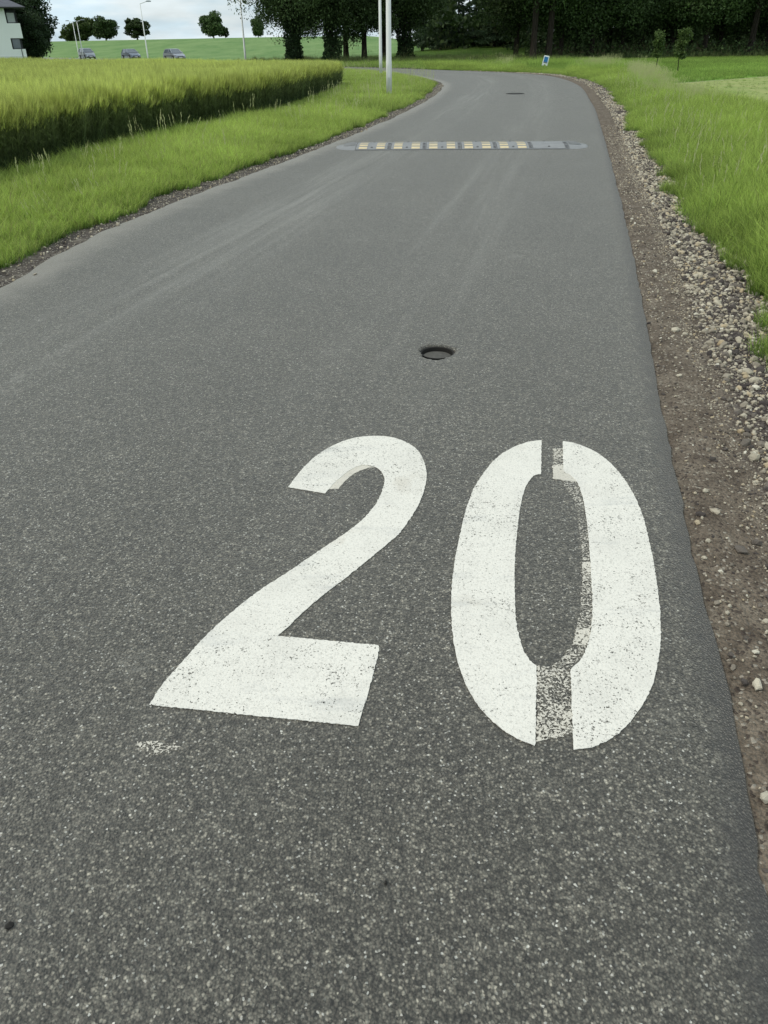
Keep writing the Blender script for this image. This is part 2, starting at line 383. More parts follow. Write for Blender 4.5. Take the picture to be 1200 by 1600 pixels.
# ---------------------------------------------------------------- road layout (metres)
Rpix = [(1200,1390),(1165,1200),(1140,1060),(1110,950),(1075,820),(1040,650),(1010,500),(985,370),(960,270),(940,200),(925,160),(900,130),(850,117),(760,112),(640,107.5),(560,105)]
Lpix = [(0,446),(150,366),(300,304),(430,257),(490,234),(560,206),(640,171),(672,153),(691,138),(686,127),(640,117),(600,113),(545,109.5)]
Redge = catmull([(-.6,-4.5),(.2,-1.5)] + [gp(*p) for p in Rpix] + [(-6.2,65),(-10,74),(-14,93),(-26.5,129),(-47,155),(-80,182)], 8)
Ledge = catmull([(-4.9,-4),(-4.2,-1.2),(-3.65,1.2),(-3.15,3.5)] + [gp(*p) for p in Lpix] + [(-8.0,59.5),(-14,72),(-19,94),(-32,126),(-53,150),(-85,176)], 8)
Rr = resample(Redge, 400); Lr = resample(Ledge, 400)

NR, NC = 620, 40
tt = np.r_[np.linspace(0, .10, 330)[:-1], np.linspace(.10, 1, NR-329)]
def res_t(P, t):
    s_ = np.r_[0, np.cumsum(np.hypot(*np.diff(P, axis=0).T))]; return np.c_[np.interp(t*s_[-1], s_, P[:, 0]), np.interp(t*s_[-1], s_, P[:, 1])]
A = res_t(Redge, tt); B = res_t(Ledge, tt)
def jag(P, k, amp, seed):                    # crumbling edges
    s = np.arange(len(P)) * .35; return (np.interp(s, np.arange(400)*1.0, rng.normal(0, amp, 400)))[:, None]
tR = np.clip(np.linspace(0, 1, NC), 0, 1)
edge_n = np.array([[fnoise(p[0], p[1], 2.5, 3) - .5, fnoise(p[0], p[1], 16, 4) - .5] for p in A])
A2 = A + np.c_[(edge_n[:, 0]*.018 + edge_n[:, 1]*.020), np.zeros(NR)]
edge_m = np.array([[fnoise(p[0], p[1], 1.3, 5) - .5, fnoise(p[0], p[1], 6, 6) - .5] for p in B])
B2 = B + np.c_[(edge_m[:, 0]*.10 + edge_m[:, 1]*.05), np.zeros(NR)]
u = np.r_[0, .0025, .008, np.linspace(.03, .97, NC-6), .986, .996, 1.0]
G = A2[:, None, :]*(1-u)[None, :, None] + B2[:, None, :]*u[None, :, None]
X, Y = G[..., 0].ravel(), G[..., 1].ravel()
Z = H(X, Y); ug = np.tile(u, NR)
Z = Z - .022*np.clip(1-ug/.014, 0, 1) - .012*np.clip(1-(1-ug)/.014, 0, 1)
V = np.c_[X, Y, Z]; idx = np.arange(NR*NC).reshape(NR, NC)
quads = np.stack([idx[:-1, :-1], idx[1:, :-1], idx[1:, 1:], idx[:-1, 1:]], -1)
# the round hole: take out a block of quads and knit its rim to the hole's rim
hc = np.array(gp(683, 548)); HR = .098
cc = (V[quads].mean(2))[..., :2]; near_h = np.argwhere(np.hypot(cc[..., 0]-hc[0], cc[..., 1]-hc[1]) < .22)
i0, j0 = near_h.min(0); i1, j1 = near_h.max(0) + 1
keep = np.ones(quads.shape[:2], bool); keep[i0:i1, j0:j1] = False
loop = [idx[i0, j] for j in range(j0, j1)] + [idx[i, j1] for i in range(i0, i1)] + [idx[i1, j] for j in range(j1, j0, -1)] + [idx[i, j0] for i in range(i1, i0, -1)]
# densify the rim by angle
loopP = V[loop][:, :2]; faces = [tuple(int(q) for q in f) for f in quads[keep]]
NH = 72; vlist = [tuple(p) for p in V]
def seg_pts():
    out = []
    for k in range(len(loop)):
        a_, b_ = loopP[k], loopP[(k+1) % len(loop)]; n_ = max(1, round(np.hypot(*(b_-a_))/.02)); out.append((loop[k], n_, a_, b_))
    return out
ring0 = []
for vi, n_, a_, b_ in seg_pts():
    ring0.append(int(vi))
    for k in range(1, n_):
        p = a_ + (b_-a_)*k/n_; vlist.append((p[0], p[1], 0.0)); ring0.append(len(vlist)-1)
def ring(rf, z):
    out = []
    for vi in ring0:
        d_ = np.array(vlist[vi][:2]) - hc; th = math.atan2(d_[1], d_[0]); r = rf(th)
        vlist.append((hc[0]+math.cos(th)*r, hc[1]+math.sin(th)*r, z(th) if callable(z) else z)); out.append(len(vlist)-1)
    return out
wob = lambda th: .007*math.sin(3*th+1)+.004*math.sin(7*th)+.0035*math.sin(15*th+2)+.003*math.sin(23*th)+.002*math.sin(37*th)
lip = lambda th: max(0, -math.sin(th+.25))**2
rings = [ring0, ring(lambda t_: HR+.035+wob(t_)+.012*lip(t_), 0.0), ring(lambda t_: HR+.012+wob(t_)+.012*lip(t_), lambda t_: -.002-.004*lip(t_)),
         ring(lambda t_: HR+wob(t_)*.8, lambda t_: -.008-.010*lip(t_)), ring(lambda t_: HR-.004+wob(t_)*.5, -.045), ring(lambda t_: HR-.006, -.22)]
for r0, r1 in zip(rings[:-1], rings[1:]):
    for k in range(len(r0)): 
        k2 = (k+1) % len(r0); faces.append((r0[k], r1[k], r1[k2], r0[k2]))
# side skirts
ns = len(vlist)
for i in range(NR): vlist.append(tuple(V[idx[i, 0]]))
for i in range(NR): vlist.append(tuple(V[idx[i, -1]]))
for i in range(NR): vlist.append((A2[i][0]+.01, A2[i][1], float(H(*A2[i]))-.09))
for i in range(NR): vlist.append((B2[i][0]-.01, B2[i][1], float(H(*B2[i]))-.09))
for i in range(NR-1):
    faces.append((ns+i, ns+2*NR+i, ns+2*NR+i+1, ns+i+1)); faces.append((ns+NR+i, ns+NR+i+1, ns+3*NR+i+1, ns+3*NR+i))
road = mesh_obj('road', vlist, faces, ASPH, smooth=True, kind='structure')
VV = np.array(vlist); dr, arcR = sdist(Rr, VV[:, 0], VV[:, 1]); dl, _ = sdist(Lr, VV[:, 0], VV[:, 1])
attr(road, 'd_right', -dr); attr(road, 'd_left', dl); attr(road, 'arc', arcR)

# ---------------------------------------------------------------- land
def axis(parts): return np.unique(np.concatenate([np.arange(a_, b_, s_) for a_, b_, s_ in parts]))
gx = axis([(-1500,-200,130),(-200,-60,14),(-60,-12,3),(-12,22,.6),(22,60,3),(60,200,14),(200,1501,130)])
gy = axis([(-60,-4,8),(-4,60,.6),(60,130,3),(130,330,8),(330,700,30),(700,2600,190)])
gX, gY = np.meshgrid(gx, gy); sh = gX.shape
lz = H(gX, gY)
drg, _ = sdist(Rr, gX, gY); dlg, _ = sdist(Lr, gX, gY); drg = drg.reshape(sh); dlg = dlg.reshape(sh)
under = (drg < 2.2) & (dlg > -.9) & (gY < 70)
lz = lz - np.where(under, .16, 0) - np.where((drg < 1.5) & (dlg > -1.5) & (gY >= 60), .25, 0) - .03
idg = np.arange(gX.size).reshape(sh)
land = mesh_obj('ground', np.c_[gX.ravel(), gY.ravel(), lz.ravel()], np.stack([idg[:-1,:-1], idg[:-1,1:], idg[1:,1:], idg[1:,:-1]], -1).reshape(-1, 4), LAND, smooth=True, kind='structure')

def strip(name, P, d0, d1, cols, rows, mat, amp, side, zbase):
    Q = resample(P, rows); T = np.gradient(Q, axis=0); T = np.c_[np.convolve(np.pad(T[:, 0], 20, 'edge'), np.ones(41)/41, 'valid'), np.convolve(np.pad(T[:, 1], 20, 'edge'), np.ones(41)/41, 'valid')]; T /= np.hypot(*T.T)[:, None]; N = np.c_[T[:, 1], -T[:, 0]]*side
    d_ = np.linspace(d0, d1, cols); G_ = Q[:, None, :] + N[:, None, :]*d_[None, :, None]
    x_, y_ = G_[..., 0].ravel(), G_[..., 1].ravel(); dd = np.tile(d_, rows)
    z_ = H(x_, y_) + zbase(dd) + amp*(.25+.75*sstep(.0, .25, np.abs(dd)))*((fnoise(x_, y_, 3, 1)-.5)*1.2 + (fnoise(x_, y_, 9, 2)-.5)*.7 + (fnoise(x_, y_, 26, 3)-.5)*.35)
    ii = np.arange(rows*cols).reshape(rows, cols)
    q = np.stack([ii[:-1,:-1], ii[:-1,1:], ii[1:,1:], ii[1:,:-1]], -1).reshape(-1, 4)
    if side < 0: q = q[:, ::-1]
    o = mesh_obj(name, np.c_[x_, y_, z_], q, mat, smooth=True, kind='structure'); attr(o, 'd', dd); return o
Rsh = Redge[Redge[:, 1] < 62][:int(1e9)]; Rsh = Redge[:8*19]; Lsh = Ledge[:8*17]
rs_z = lambda d_: -.020 - .02*np.clip(1-np.abs(d_)/.05, 0, 1) - .035*sstep(.5, 2.6, d_) + .0*d_
shoulder = strip('gravel_shoulder', Rsh, -.12, 2.6, 60, 1300, SOIL, .022, 1, rs_z)
lshoulder = strip('dirt_shoulder', Lsh, -.10, 1.4, 26, 800, LSOIL, .02, -1, lambda d_: -.022 - .02*sstep(0, 1.2, d_))

# ---------------------------------------------------------------- painted number 20
def path(pts, off, sc_, corners=(), n=6):
    P = [gp(off[0]+x/sc_, off[1]+y/sc_) for x, y in pts]; N_ = len(P); cs = sorted(corners); out = []
    if not cs: return [tuple(p) for p in catmull(P+[P[0]], n)[:-1]]
    for a_, b_ in zip(cs, cs[1:]+[cs[0]+N_]):
        seg = [P[i % N_] for i in range(a_, b_+1)]
        out += [tuple(p) for p in (catmull(seg, n)[:-1] if len(seg) > 2 else [seg[0]])]
    return out
def sheet(name, poly, z, mat, parent=None, thick=.0015, jit=.0008, **k):
    # fine rim so the paint's edge follows the aggregate
    q = []
    for (x0, y0), (x1, y1) in zip(poly, poly[1:]+poly[:1]):
        n_ = max(1, int(math.hypot(x1-x0, y1-y0)/.006))
        for t_ in range(n_): q.append((x0+(x1-x0)*t_/n_ + random.gauss(0, jit), y0+(y1-y0)*t_/n_ + random.gauss(0, jit)))
    tri = tessellate_polygon([[Vector((x, y, 0)) for x, y in q]])
    n_ = len(q); v = [(x, y, z) for x, y in q] + [(x, y, z-thick) for x, y in q]
    f = []
    for t_ in tri:
        a_, b_, c_ = (Vector(q[i]) for i in t_)
        if ((b_-a_).to_3d().cross((c_-a_).to_3d())).z < 0: t_ = t_[::-1]
        f.append(tuple(t_))
    f += [(i, (i+1) % n_, n_+(i+1) % n_, n_+i) for i in range(n_)]
    return mesh_obj(name, v, f, mat, parent, **k)
o2 = (200, 660)
two = [(80,1062),(130,985),(200,905),(290,805),(400,705),(500,628),(600,563),(700,495),(790,435),(850,392),(900,345),(935,298),(955,252),(962,215),(950,186),(922,168),(880,163),(840,176),(800,205),(768,235),(740,268),
       (600,245),(645,187),(700,132),(770,88),(840,62),(910,53),(980,56),(1040,75),(1085,105),(1110,150),(1120,200),(1112,250),(1090,310),(1060,360),(1020,415),(970,460),(910,510),(850,558),(800,598),(740,643),(690,685),(640,730),(600,770),(560,803),(938,838),(943,846),(925,925),(905,1000),(885,1070),(862,1141)]
d2 = empty('painted_digit', (0, 0, 0), label='large white painted number two on the asphalt, left of the zero', cat='road marking', group='painted speed number on the road')
sheet('digit_stroke', path(two, o2, 2.4, corners=(0, 20, 21, 44, 45, 46, 50)), .0032, WHITE, d2)
hook = [(735,262),(752,252),(788,250),(812,224),(850,192),(900,172),(925,170),(880,160),(840,170),(800,200),(765,232)]
ho = sheet('old_paint', path(hook, o2, 2.4, corners=(0, 2, 6)), .0018, OLD, d2, label='beige older paint in the inner curve of the two'); attr(ho, 'wear', [-.16]*len(ho.data.vertices))
o0 = (680, 660)
left0 = [(492,84),(440,91),(380,110),(320,140),(270,180),(222,240),(185,295),(158,360),(135,430),(115,520),(98,600),(85,680),(76,770),(74,860),(78,950),(88,1040),(105,1110),(130,1190),(170,1270),(220,1340),(280,1400),(340,1445),(400,1475),(464,1500),
         (470,1132),(440,1105),(410,1060),(390,1000),(376,930),(370,850),(368,750),(368,650),(374,560),(383,470),(395,390),(408,330),(425,288),(445,260),(468,244),(490,242)]
right0 = [(590,89),(640,97),(700,118),(760,150),(812,192),(860,245),(900,303),(935,370),(962,440),(985,530),(1005,620),(1020,710),(1033,800),(1041,900),(1043,1000),(1036,1080),(1022,1160),(1000,1230),(960,1310),(910,1380),(850,1440),(790,1480),(720,1508),(640,1518),
          (625,1146),(660,1115),(690,1075),(705,1030),(718,980),(725,920),(727,850),(724,760),(720,680),(714,600),(708,520),(697,430),(682,350),(662,290),(635,255),(593,230)]
d0 = empty('painted_digit', (0, 0, 0), label='large white painted zero in two stencilled halves, right of the two', cat='road marking', group='painted speed number on the road')
sheet('left_half', path(left0, o0, 2.9625, corners=(0, 23, 24, 39)), .0032, WHITE, d0)
sheet('right_half', path(right0, o0, 2.9625, corners=(0, 23, 24, 39)), .0032, WHITE, d0)
def old(pts, z, wear, parent):
    o = sheet('old_paint', path(pts, o0, 2.9625, corners=tuple(range(len(pts)))), z, OLD, parent, jit=.0022); attr(o, 'wear', [wear]*len(o.data.vertices)); return o
old([(545,120),(592,122),(594,205),(548,205)], .0018, .028, d0)
old([(543,200),(596,200),(597,232),(642,258),(655,275),(600,272),(545,262)], .0024, -.10, d0)
old([(590,262),(650,262),(668,310),(690,380),(708,520),(716,640),(680,640),(668,500),(655,420),(640,350),(600,300)], .0018, .060, d0)
old([(678,648),(722,648),(724,735),(682,740)], .0024, -.02, d0)
old([(680,735),(726,730),(727,900),(720,985),(640,1010),(668,900)], .0018, .028, d0)
old([(655,962),(720,955),(706,1030),(635,1032)], .0024, -.06, d0)
old([(635,1025),(705,1025),(690,1075),(625,1146),(540,1135),(590,1090)], .0018, .045, d0)
old([(470,1130),(625,1140),(630,1330),(471,1330)], .0018, .035, d0)
old([(471,1310),(630,1310),(637,1440),(560,1460),(469,1478)], .0024, -.02, d0)
sm = sheet('paint_smudge', path([(25,1203),(90,1197),(190,1213),(165,1238),(110,1246),(60,1230)], o2, 2.4), .0018, OLD, None, jit=.004,
           label='small faint white paint smudge on the asphalt below the foot of the two', cat='paint mark'); attr(sm, 'wear', [.01]*len(sm.data.vertices))

# ---------------------------------------------------------------- sunken cap in the round hole
cap = empty('valve_cap', (hc[0], hc[1], -.074), label='sunken round iron valve cap at the bottom of the hole in the asphalt', cat='valve cap')
IRON = plain('cap_iron', (.03, .028, .025), .8, .3, .3, var=.4, scale=30)
c_ = MB(); c_.tube([(0,0,0),(0,0,.035),(0,0,.042)], [.086,.085,.080], 32); c_.build('cap_plate', plain('cap_dust', (.10, .096, .086), .9, .2, var=.5, scale=40), cap)
c_ = MB(); c_.tube([(0,0,.03),(0,0,.062)], [.0865,.0865], 40, cap=False); c_.tube([(0,0,.062),(0,0,.0645)], [.0865,.094], 40, cap=False); c_.build('hole_wall_shade', IRON, cap)  # dark tube, its colour stands in for the shadow on the hole's wall
kx, ky = gp(805, 146.5); kc = empty('iron_cover', (kx, ky, .002), label='dark iron cover set in the road beyond the speed bump', cat='cover')
MB().tube([(0,0,-.03),(0,0,.004)], [.24,.235], 28).build('cover_plate', IRON, kc); MB().tube([(0,0,-.03),(0,0,.006)], [.29,.285], 28, cap=False).build('cover_ring', IRON, kc)

# ---------------------------------------------------------------- speed bump
bL, bR = np.array(gp(520, 235.2)), np.array(gp(926, 232.8)); bx = (bR-bL); blen = np.hypot(*bx); ang = math.atan2(bx[1], bx[0]) 
bump = empty('speed_bump', (bL[0], bL[1], .001), ang, label='grey rubber speed bump with yellow blocks laid across the road', cat='speed bump')
BD, BH = .90, .052
def bprof(v, s=1.0):                        # height over the depth v in 0..1
    return BH*s*min(1, (math.sin(math.pi*min(max(v, 0), 1))**.75)*1.05)
x0b = (556-520)/406*blen; mw = (835-556)/406*blen/5
def module(xa, xb, name, lab=None):
    nx, ny = 12, 18; v, f = [], []
    for i in range(nx+1):
        for j in range(ny+1):
            x = xa + (xb-xa)*i/nx; t_ = j/ny; v.append((x, (t_-.0)*BD, bprof(t_)))
    n1 = ny+1
    for i in range(nx):
        for j in range(ny): f.append((i*n1+j, (i+1)*n1+j, (i+1)*n1+j+1, i*n1+j+1))
    b = len(v)
    for i in (0, nx):                       # end walls
        for j in range(n1): v.append((v[i*n1+j][0], v[i*n1+j][1], 0))
    for j in range(ny): f.append((j, j+1, b+j+1, b+j)); f.append((nx*n1+j+1, nx*n1+j, b+n1+j, b+n1+j+1))
    # front lip
    v += [(xa, -.004, 0), (xb, -.004, 0), (xb, -.004, .012), (xa, -.004, .012), (xa, .02, .014), (xb, .02, .014)]; q = len(v)-6
    f += [(q, q+1, q+2, q+3), (q+3, q+2, q+5, q+4)]
    o = mesh_obj(name, v, f, RUBBER, bump, smooth=False, label=lab); return o
def raised(x0, x1, v0, v1, h_, mat, parent, name):
    v, f = [], []
    for k in range(5):
        t_ = v0+(v1-v0)*k/4; z_ = bprof(t_)+h_
        v += [(x0, t_*BD, z_), (x1, t_*BD, z_)]
    for k in range(4): f.append((2*k, 2*k+1, 2*k+3, 2*k+2))
    n_ = len(v); v += [(a_, b_, c-h_-.004) for a_, b_, c in v[:n_]]
    for k in range(4): f += [(2*k, 2*k+2, n_+2*k+2, n_+2*k), (2*k+1, n_+2*k+1, n_+2*k+3, 2*k+3)]
    f += [(0, n_, n_+1, 1), (n_-2, n_-1, 2*n_-1, 2*n_-2)]
    return mesh_obj(name, v, f, mat, parent)
for k in range(6):
    xa = x0b + k*mw; xb = xa + mw - .008
    mo = module(xa, xb, 'bump_module', 'plain worn module without yellow blocks' if k == 5 else None)
    if k < 5:
        for q in (0, 1):
            cx = xa + mw*(.20 if q == 0 else .70); w_ = mw*.235
            for v0, v1 in ((.05, .15), (.22, .31), (.40, .47), (.66, .76), (.83, .94)): raised(cx-w_/2, cx+w_/2, v0, v1, .004, YELLOW, mo, 'yellow_block')
    for v0, v1 in ((.05, .10), (.15, .2), (.25, .3), (.35, .4), (.45, .5)):
        raised(xb-.05, xb-.008, v0, v1, .004, RUBBERD, mo, 'grip_rib')
    for q in ((.45, .12), (.93, .14), (.45, .86)):
        c_ = MB(); x_ = xa+mw*q[0]; z_ = bprof(q[1]); c_.tube([(x_, q[1]*BD, z_), (x_, q[1]*BD-.002, z_+.006)], .018, 10); c_.build('bolt', RUBBERD, mo)
def endcap(xa, xt, name):
    n1, n2 = 14, 12; v, f = [], []
    for i in range(n1+1):
        s = i/n1; w_ = math.sqrt(max(0, 1-s**2.2)); w_ = max(w_, .02); x = xa+(xt-xa)*s
        for j in range(n2+1):
            t_ = j/n2; v.append((x, BD/2 + (t_-.5)*BD*w_, bprof(t_, 1-.75*s)*(1 if i < n1 else 0)))
    q = n2+1
    for i in range(n1):
        for j in range(n2):
            a_ = (i*q+j, (i+1)*q+j, (i+1)*q+j+1, i*q+j+1); f.append(a_ if xt > xa else a_[::-1])
    o = mesh_obj(name, v, f, RUBBER, bump, smooth=True)
    for t_ in (.3, .45, .6):
        c_ = MB(); d_ = (xt-xa)
        c_.tube([(xa+d_*.05, t_*BD, bprof(t_)), (xa+d_*.45, BD/2+(t_-.5)*BD*.85, bprof(t_, .62)+.006), (xa+d_*.62, BD/2+(t_-.5)*BD*.7, bprof(t_, .5)-.003)], .016, 6); c_.build('ridge', RUBBER, o)
endcap(x0b-.008, 0, 'end_cap'); endcap(x0b+6*mw, blen, 'end_cap')

# ---------------------------------------------------------------- scattering (geometry nodes, protos kept inside the same mesh)
def scatter_group():
    g = bpy.data.node_groups.new('scatter', 'GeometryNodeTree')
    g.interface.new_socket('Geometry', in_out='INPUT', socket_type='NodeSocketGeometry'); g.interface.new_socket('Geometry', in_out='OUTPUT', socket_type='NodeSocketGeometry')
    N_ = g.nodes.new; gi = N_('NodeGroupInput'); go = N_('NodeGroupOutput')
    def na(name, typ):
        n_ = N_('GeometryNodeInputNamedAttribute'); n_.data_type = typ; n_.inputs['Name'].default_value = name; return n_.outputs['Attribute']
    pr = na('proto', 'INT'); cmp_ = N_('FunctionNodeCompare'); cmp_.data_type = 'INT'; cmp_.operation = 'GREATER_THAN'
    g.links.new(pr, cmp_.inputs[2]); cmp_.inputs[3].default_value = 0
    sep = N_('GeometryNodeSeparateGeometry'); sep.domain = 'POINT'; g.links.new(gi.outputs[0], sep.inputs[0]); g.links.new(cmp_.outputs[0], sep.inputs[1])
    sp = N_('GeometryNodeSplitToInstances'); sp.domain = 'POINT'; g.links.new(sep.outputs[0], sp.inputs['Geometry']); g.links.new(pr, sp.inputs['Group ID'])
    m2p = N_('GeometryNodeMeshToPoints'); g.links.new(sep.outputs[1], m2p.inputs[0])
    ip = N_('GeometryNodeInstanceOnPoints'); g.links.new(m2p.outputs[0], ip.inputs['Points']); g.links.new(sp.outputs['Instances'], ip.inputs['Instance'])
    ip.inputs['Pick Instance'].default_value = True
    g.links.new(na('var', 'INT'), ip.inputs['Instance Index'])
    er = N_('FunctionNodeEulerToRotation'); g.links.new(na('rot', 'FLOAT_VECTOR'), er.inputs[0]); g.links.new(er.outputs[0], ip.inputs['Rotation'])
    g.links.new(na('scl', 'FLOAT_VECTOR'), ip.inputs['Scale']); g.links.new(ip.outputs[0], go.inputs[0]); return g
SG = scatter_group()
def scatter(name, protos, pts, rot, scl, tint, mat, parent=None, **k):
    """protos: list of (verts Nx3, faces list, t, rnd)"""
    V_, F_, P_, T_, Q_ = [], [], [], [], []; b = 0
    for i, (v, f, t_, q_) in enumerate(protos):
        V_.append(np.asarray(v)); F_ += [tuple(a_+b for a_ in ff) for ff in f]; P_ += [i+1]*len(v); T_ += list(t_); Q_ += list(q_); b += len(v)
    V_ = np.concatenate(V_ + [np.asarray(pts)]); n_ = len(pts); z0 = [0.0]*n_
    o = mesh_obj(name, V_, F_, mat, parent, **k)
    attr(o, 'proto', np.r_[P_, np.zeros(n_)].astype(int), 'INT'); attr(o, 't', T_+z0); attr(o, 'rnd', Q_+z0)
    attr(o, 'rot', np.r_[np.zeros((b, 3)), rot], 'FLOAT_VECTOR'); attr(o, 'scl', np.r_[np.ones((b, 3)), scl], 'FLOAT_VECTOR')
    attr(o, 'tint', np.r_[np.zeros(b), tint]); attr(o, 'var', np.r_[np.zeros(b), rng.integers(0, len(protos), n_)].astype(int), 'INT')
    md = o.modifiers.new('scatter', 'NODES'); md.node_group = SG; return o
def grass_clump(n, h, spread, w, bend=.5, seed=0, seg=3, heads=0.0, t0=0.0):
    r = random.Random(seed); v, f, t, q = [], [], [], []
    for _ in range(n):
        a_ = r.uniform(0, 6.283); rr = spread*math.sqrt(r.random()); x, y = rr*math.cos(a_), rr*math.sin(a_)
        hh = h*r.uniform(.55, 1.1); lean = r.uniform(.1, 1)*bend*hh; la = a_+r.uniform(-1.2, 1.2); dx, dy = math.cos(la), math.sin(la)
        px, py = math.cos(la+1.57+r.uniform(-.9,.9)), math.sin(la+1.57+r.uniform(-.9,.9)); rv = r.random(); b = len(v)
        for s in range(seg+1):
            u_ = s/seg; ww = w*(1-u_)**.7*r.uniform(.9,1.1) if s < seg else 0; off = lean*u_*u_; z = hh*(u_-.18*bend*u_*u_)
            if s < seg: v += [(x+dx*off-px*ww, y+dy*off-py*ww, z), (x+dx*off+px*ww, y+dy*off+py*ww, z)]; t += [u_, u_]; q += [rv, rv]
            else: v.append((x+dx*off, y+dy*off, z)); t.append(1); q.append(rv)
        for s in range(seg-1): f.append((b+2*s, b+2*s+1, b+2*s+3, b+2*s+2))
        f.append((b+2*seg-2, b+2*seg-1, b+2*seg))
        if r.random() < heads:              # seed head
            tx, ty, tz = v[-1]; hh2 = h*1.25; b = len(v); w2 = .008
            v += [(x, y, 0), (x+.0025, y, 0), (tx, ty, hh2), (tx+.0025, ty, hh2)]; t += [.3, .3, .9, .9]; q += [.62]*4; f.append((b, b+1, b+3, b+2))
            for k in range(6):
                b = len(v); zz = hh2+k*.028; aa = r.uniform(0, 6.28); ex, ey = math.cos(aa)*.011, math.sin(aa)*.011
                v += [(tx, ty, zz-.02), (tx+ex, ty+ey, zz+.01), (tx, ty, zz+.03)]; t += [1]*3; q += [1.25]*3; f.append((b, b+1, b+2))
    return np.array(v), f, t, q
def rand_pts(n, box, cond):
    x = rng.uniform(box[0], box[1], n); y = rng.uniform(box[2], box[3], n); m = cond(x, y); return x[m], y[m]
def vis(x, y, m=2.5): return (np.abs(x) < .46*y + m) & (y > .3)
def do_scatter(name, protos, x, y, mat, smin, smax, zoff=-.03, tilt=.12, wind=(0,0), hfun=None, tn=(.5, 0), parent=None, **k):
    n = len(x); z = H(x, y) + zoff; s = rng.uniform(smin, smax, n)
    if hfun is not None: s = s*hfun
    rot = np.c_[rng.normal(wind[0], tilt, n), rng.normal(wind[1], tilt, n), rng.uniform(0, 6.283, n)]
    scl = np.c_[s, s, s*rng.uniform(.85, 1.15, n)]
    tint = np.clip(.5*fnoise(x, y, tn[0], 11) + .3*fnoise(x, y, tn[0]*4, 12) + .2*rng.random(n), 0, 1)
    return scatter(name, protos, np.c_[x, y, z], rot, scl, tint, mat, parent, **k)

Bl = catmull([(-6.6,4.0),(-5.6,7.0),gp(0,288),gp(100,256),gp(200,231),gp(300,208),gp(400,186),gp(470,161),gp(525,139),(-1.6,33.4),(-2.5,34.4),(-4.6,34.6),(-7.6,37.5),(-12.5,44),(-18,51),(-27,62),(-60,92)], 8)
Bpoly = [tuple(p) for p in Bl] + [(-90,92),(-90,6)]
def dists(x, y): return sdist(Rr, x, y)[0], -sdist(Lr, x, y)[0], sdist(Bl, x, y)[0]   # outward + from right edge, outward + from left edge, + right of barley
def grass_edge_R(arcv): return np.interp(arcv, [0, 5, 7.5, 9, 12, 20, 28, 40, 50, 56, 62], [1.1, .98, .84, .70, .62, .60, .70, .80, .7, .35, .2])

# left verge
def cL(x, y):
    dR_, dL_, dB = dists(x, y); w = dL_ + (fnoise(x, y, 1.6, 21)-.5)*.35 + (fnoise(x, y, 6, 22)-.5)*.15
    return vis(x, y) & (w > .30) & (dL_ < 8) & (y < 56) & (~inpoly(Bpoly, x, y) | (dB > -.35))
cl_near = [grass_clump(20, .27, .085, .0036, .85, s) for s in range(5)]
x, y = rand_pts(150000, (-9, 4, 3.5, 20), cL); k = rng.random(len(x)) < 1.0; x, y = x[k], y[k]
x2, y2 = rand_pts(75000, (-9, 4, 20, 56), cL)
dL_ = np.r_[dists(x, y)[1], dists(x2, y2)[1]]; x = np.r_[x, x2]; y = np.r_[y, y2]
hf = np.interp(dL_, [.2, .6, 1.4, 2.2, 4], [.45, .75, .98, 1.0, .85]) * (.6+.5*fnoise(x, y, .8, 31)+.3*fnoise(x, y, 3.1, 38)) * np.interp(y, [18, 30], [1, .85]); print('left', len(x))
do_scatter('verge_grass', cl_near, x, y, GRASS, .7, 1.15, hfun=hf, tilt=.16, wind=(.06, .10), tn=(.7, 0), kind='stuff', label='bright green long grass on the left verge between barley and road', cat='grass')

# right verge
def vw(y): return np.interp(y, [4, 10, 18, 26, 32, 40, 55], [5.0, 4.4, 3.4, 2.5, 2.7, 4.2, 4.6])
def arcs(x, y): return sdist(Rr, x, y)[1]
def cR(x, y, far=9):
    dR_, dL_, dB = dists(x, y); ge = grass_edge_R(arcs(x, y)); w = dR_ + (fnoise(x, y, 1.7, 23)-.5)*.5 + (fnoise(x, y, 6, 24)-.5)*.2
    ln = (x-9.4)*.655-(y-31.45)*.755
    return vis(x, y) & (w > ge) & (dR_ < vw(y)+.2) & (y < 60)
x, y = rand_pts(100000, (1, 16, 1.5, 20), lambda a_, b_: cR(a_, b_, 5.5)); x2, y2 = rand_pts(110000, (3, 22, 20, 60), lambda a_, b_: cR(a_, b_, 5))
x = np.r_[x, x2]; y = np.r_[y, y2]; dR_ = dists(x, y)[0] - grass_edge_R(arcs(x, y))
hf = np.where((y > 32) & (y < 57) & (x/y > .165) & (x/y < .215), .45, 1)*np.interp(y, [20, 30], [1, .8])*np.interp(dR_, [0, .35, 1.0, 2.5], [.5, .85, 1.1, 1.25]) * (.6+.5*fnoise(x, y, .8, 32)+.3*fnoise(x, y, 3.1, 39)); print('right', len(x))
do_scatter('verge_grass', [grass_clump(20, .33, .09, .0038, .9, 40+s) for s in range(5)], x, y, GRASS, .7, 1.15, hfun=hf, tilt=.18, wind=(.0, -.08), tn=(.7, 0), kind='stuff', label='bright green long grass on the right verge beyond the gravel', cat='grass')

xw, yw = rand_pts(4200, (-9, 16, 4, 50), lambda a_, b_: ((cL(a_, b_) & (dists(a_, b_)[2] > .9)) | cR(a_, b_)) & ~((b_ > 30) & (a_/b_ > .15)))
do_scatter('verge_stalks', [grass_clump(4, .34, .08, .003, .6, 500+s, heads=.4) for s in range(4)], xw, yw, DRYG, .6, 1.1, tilt=.2, kind='stuff', label='scattered seeding stalks in the long grass of both verges', cat='grass')
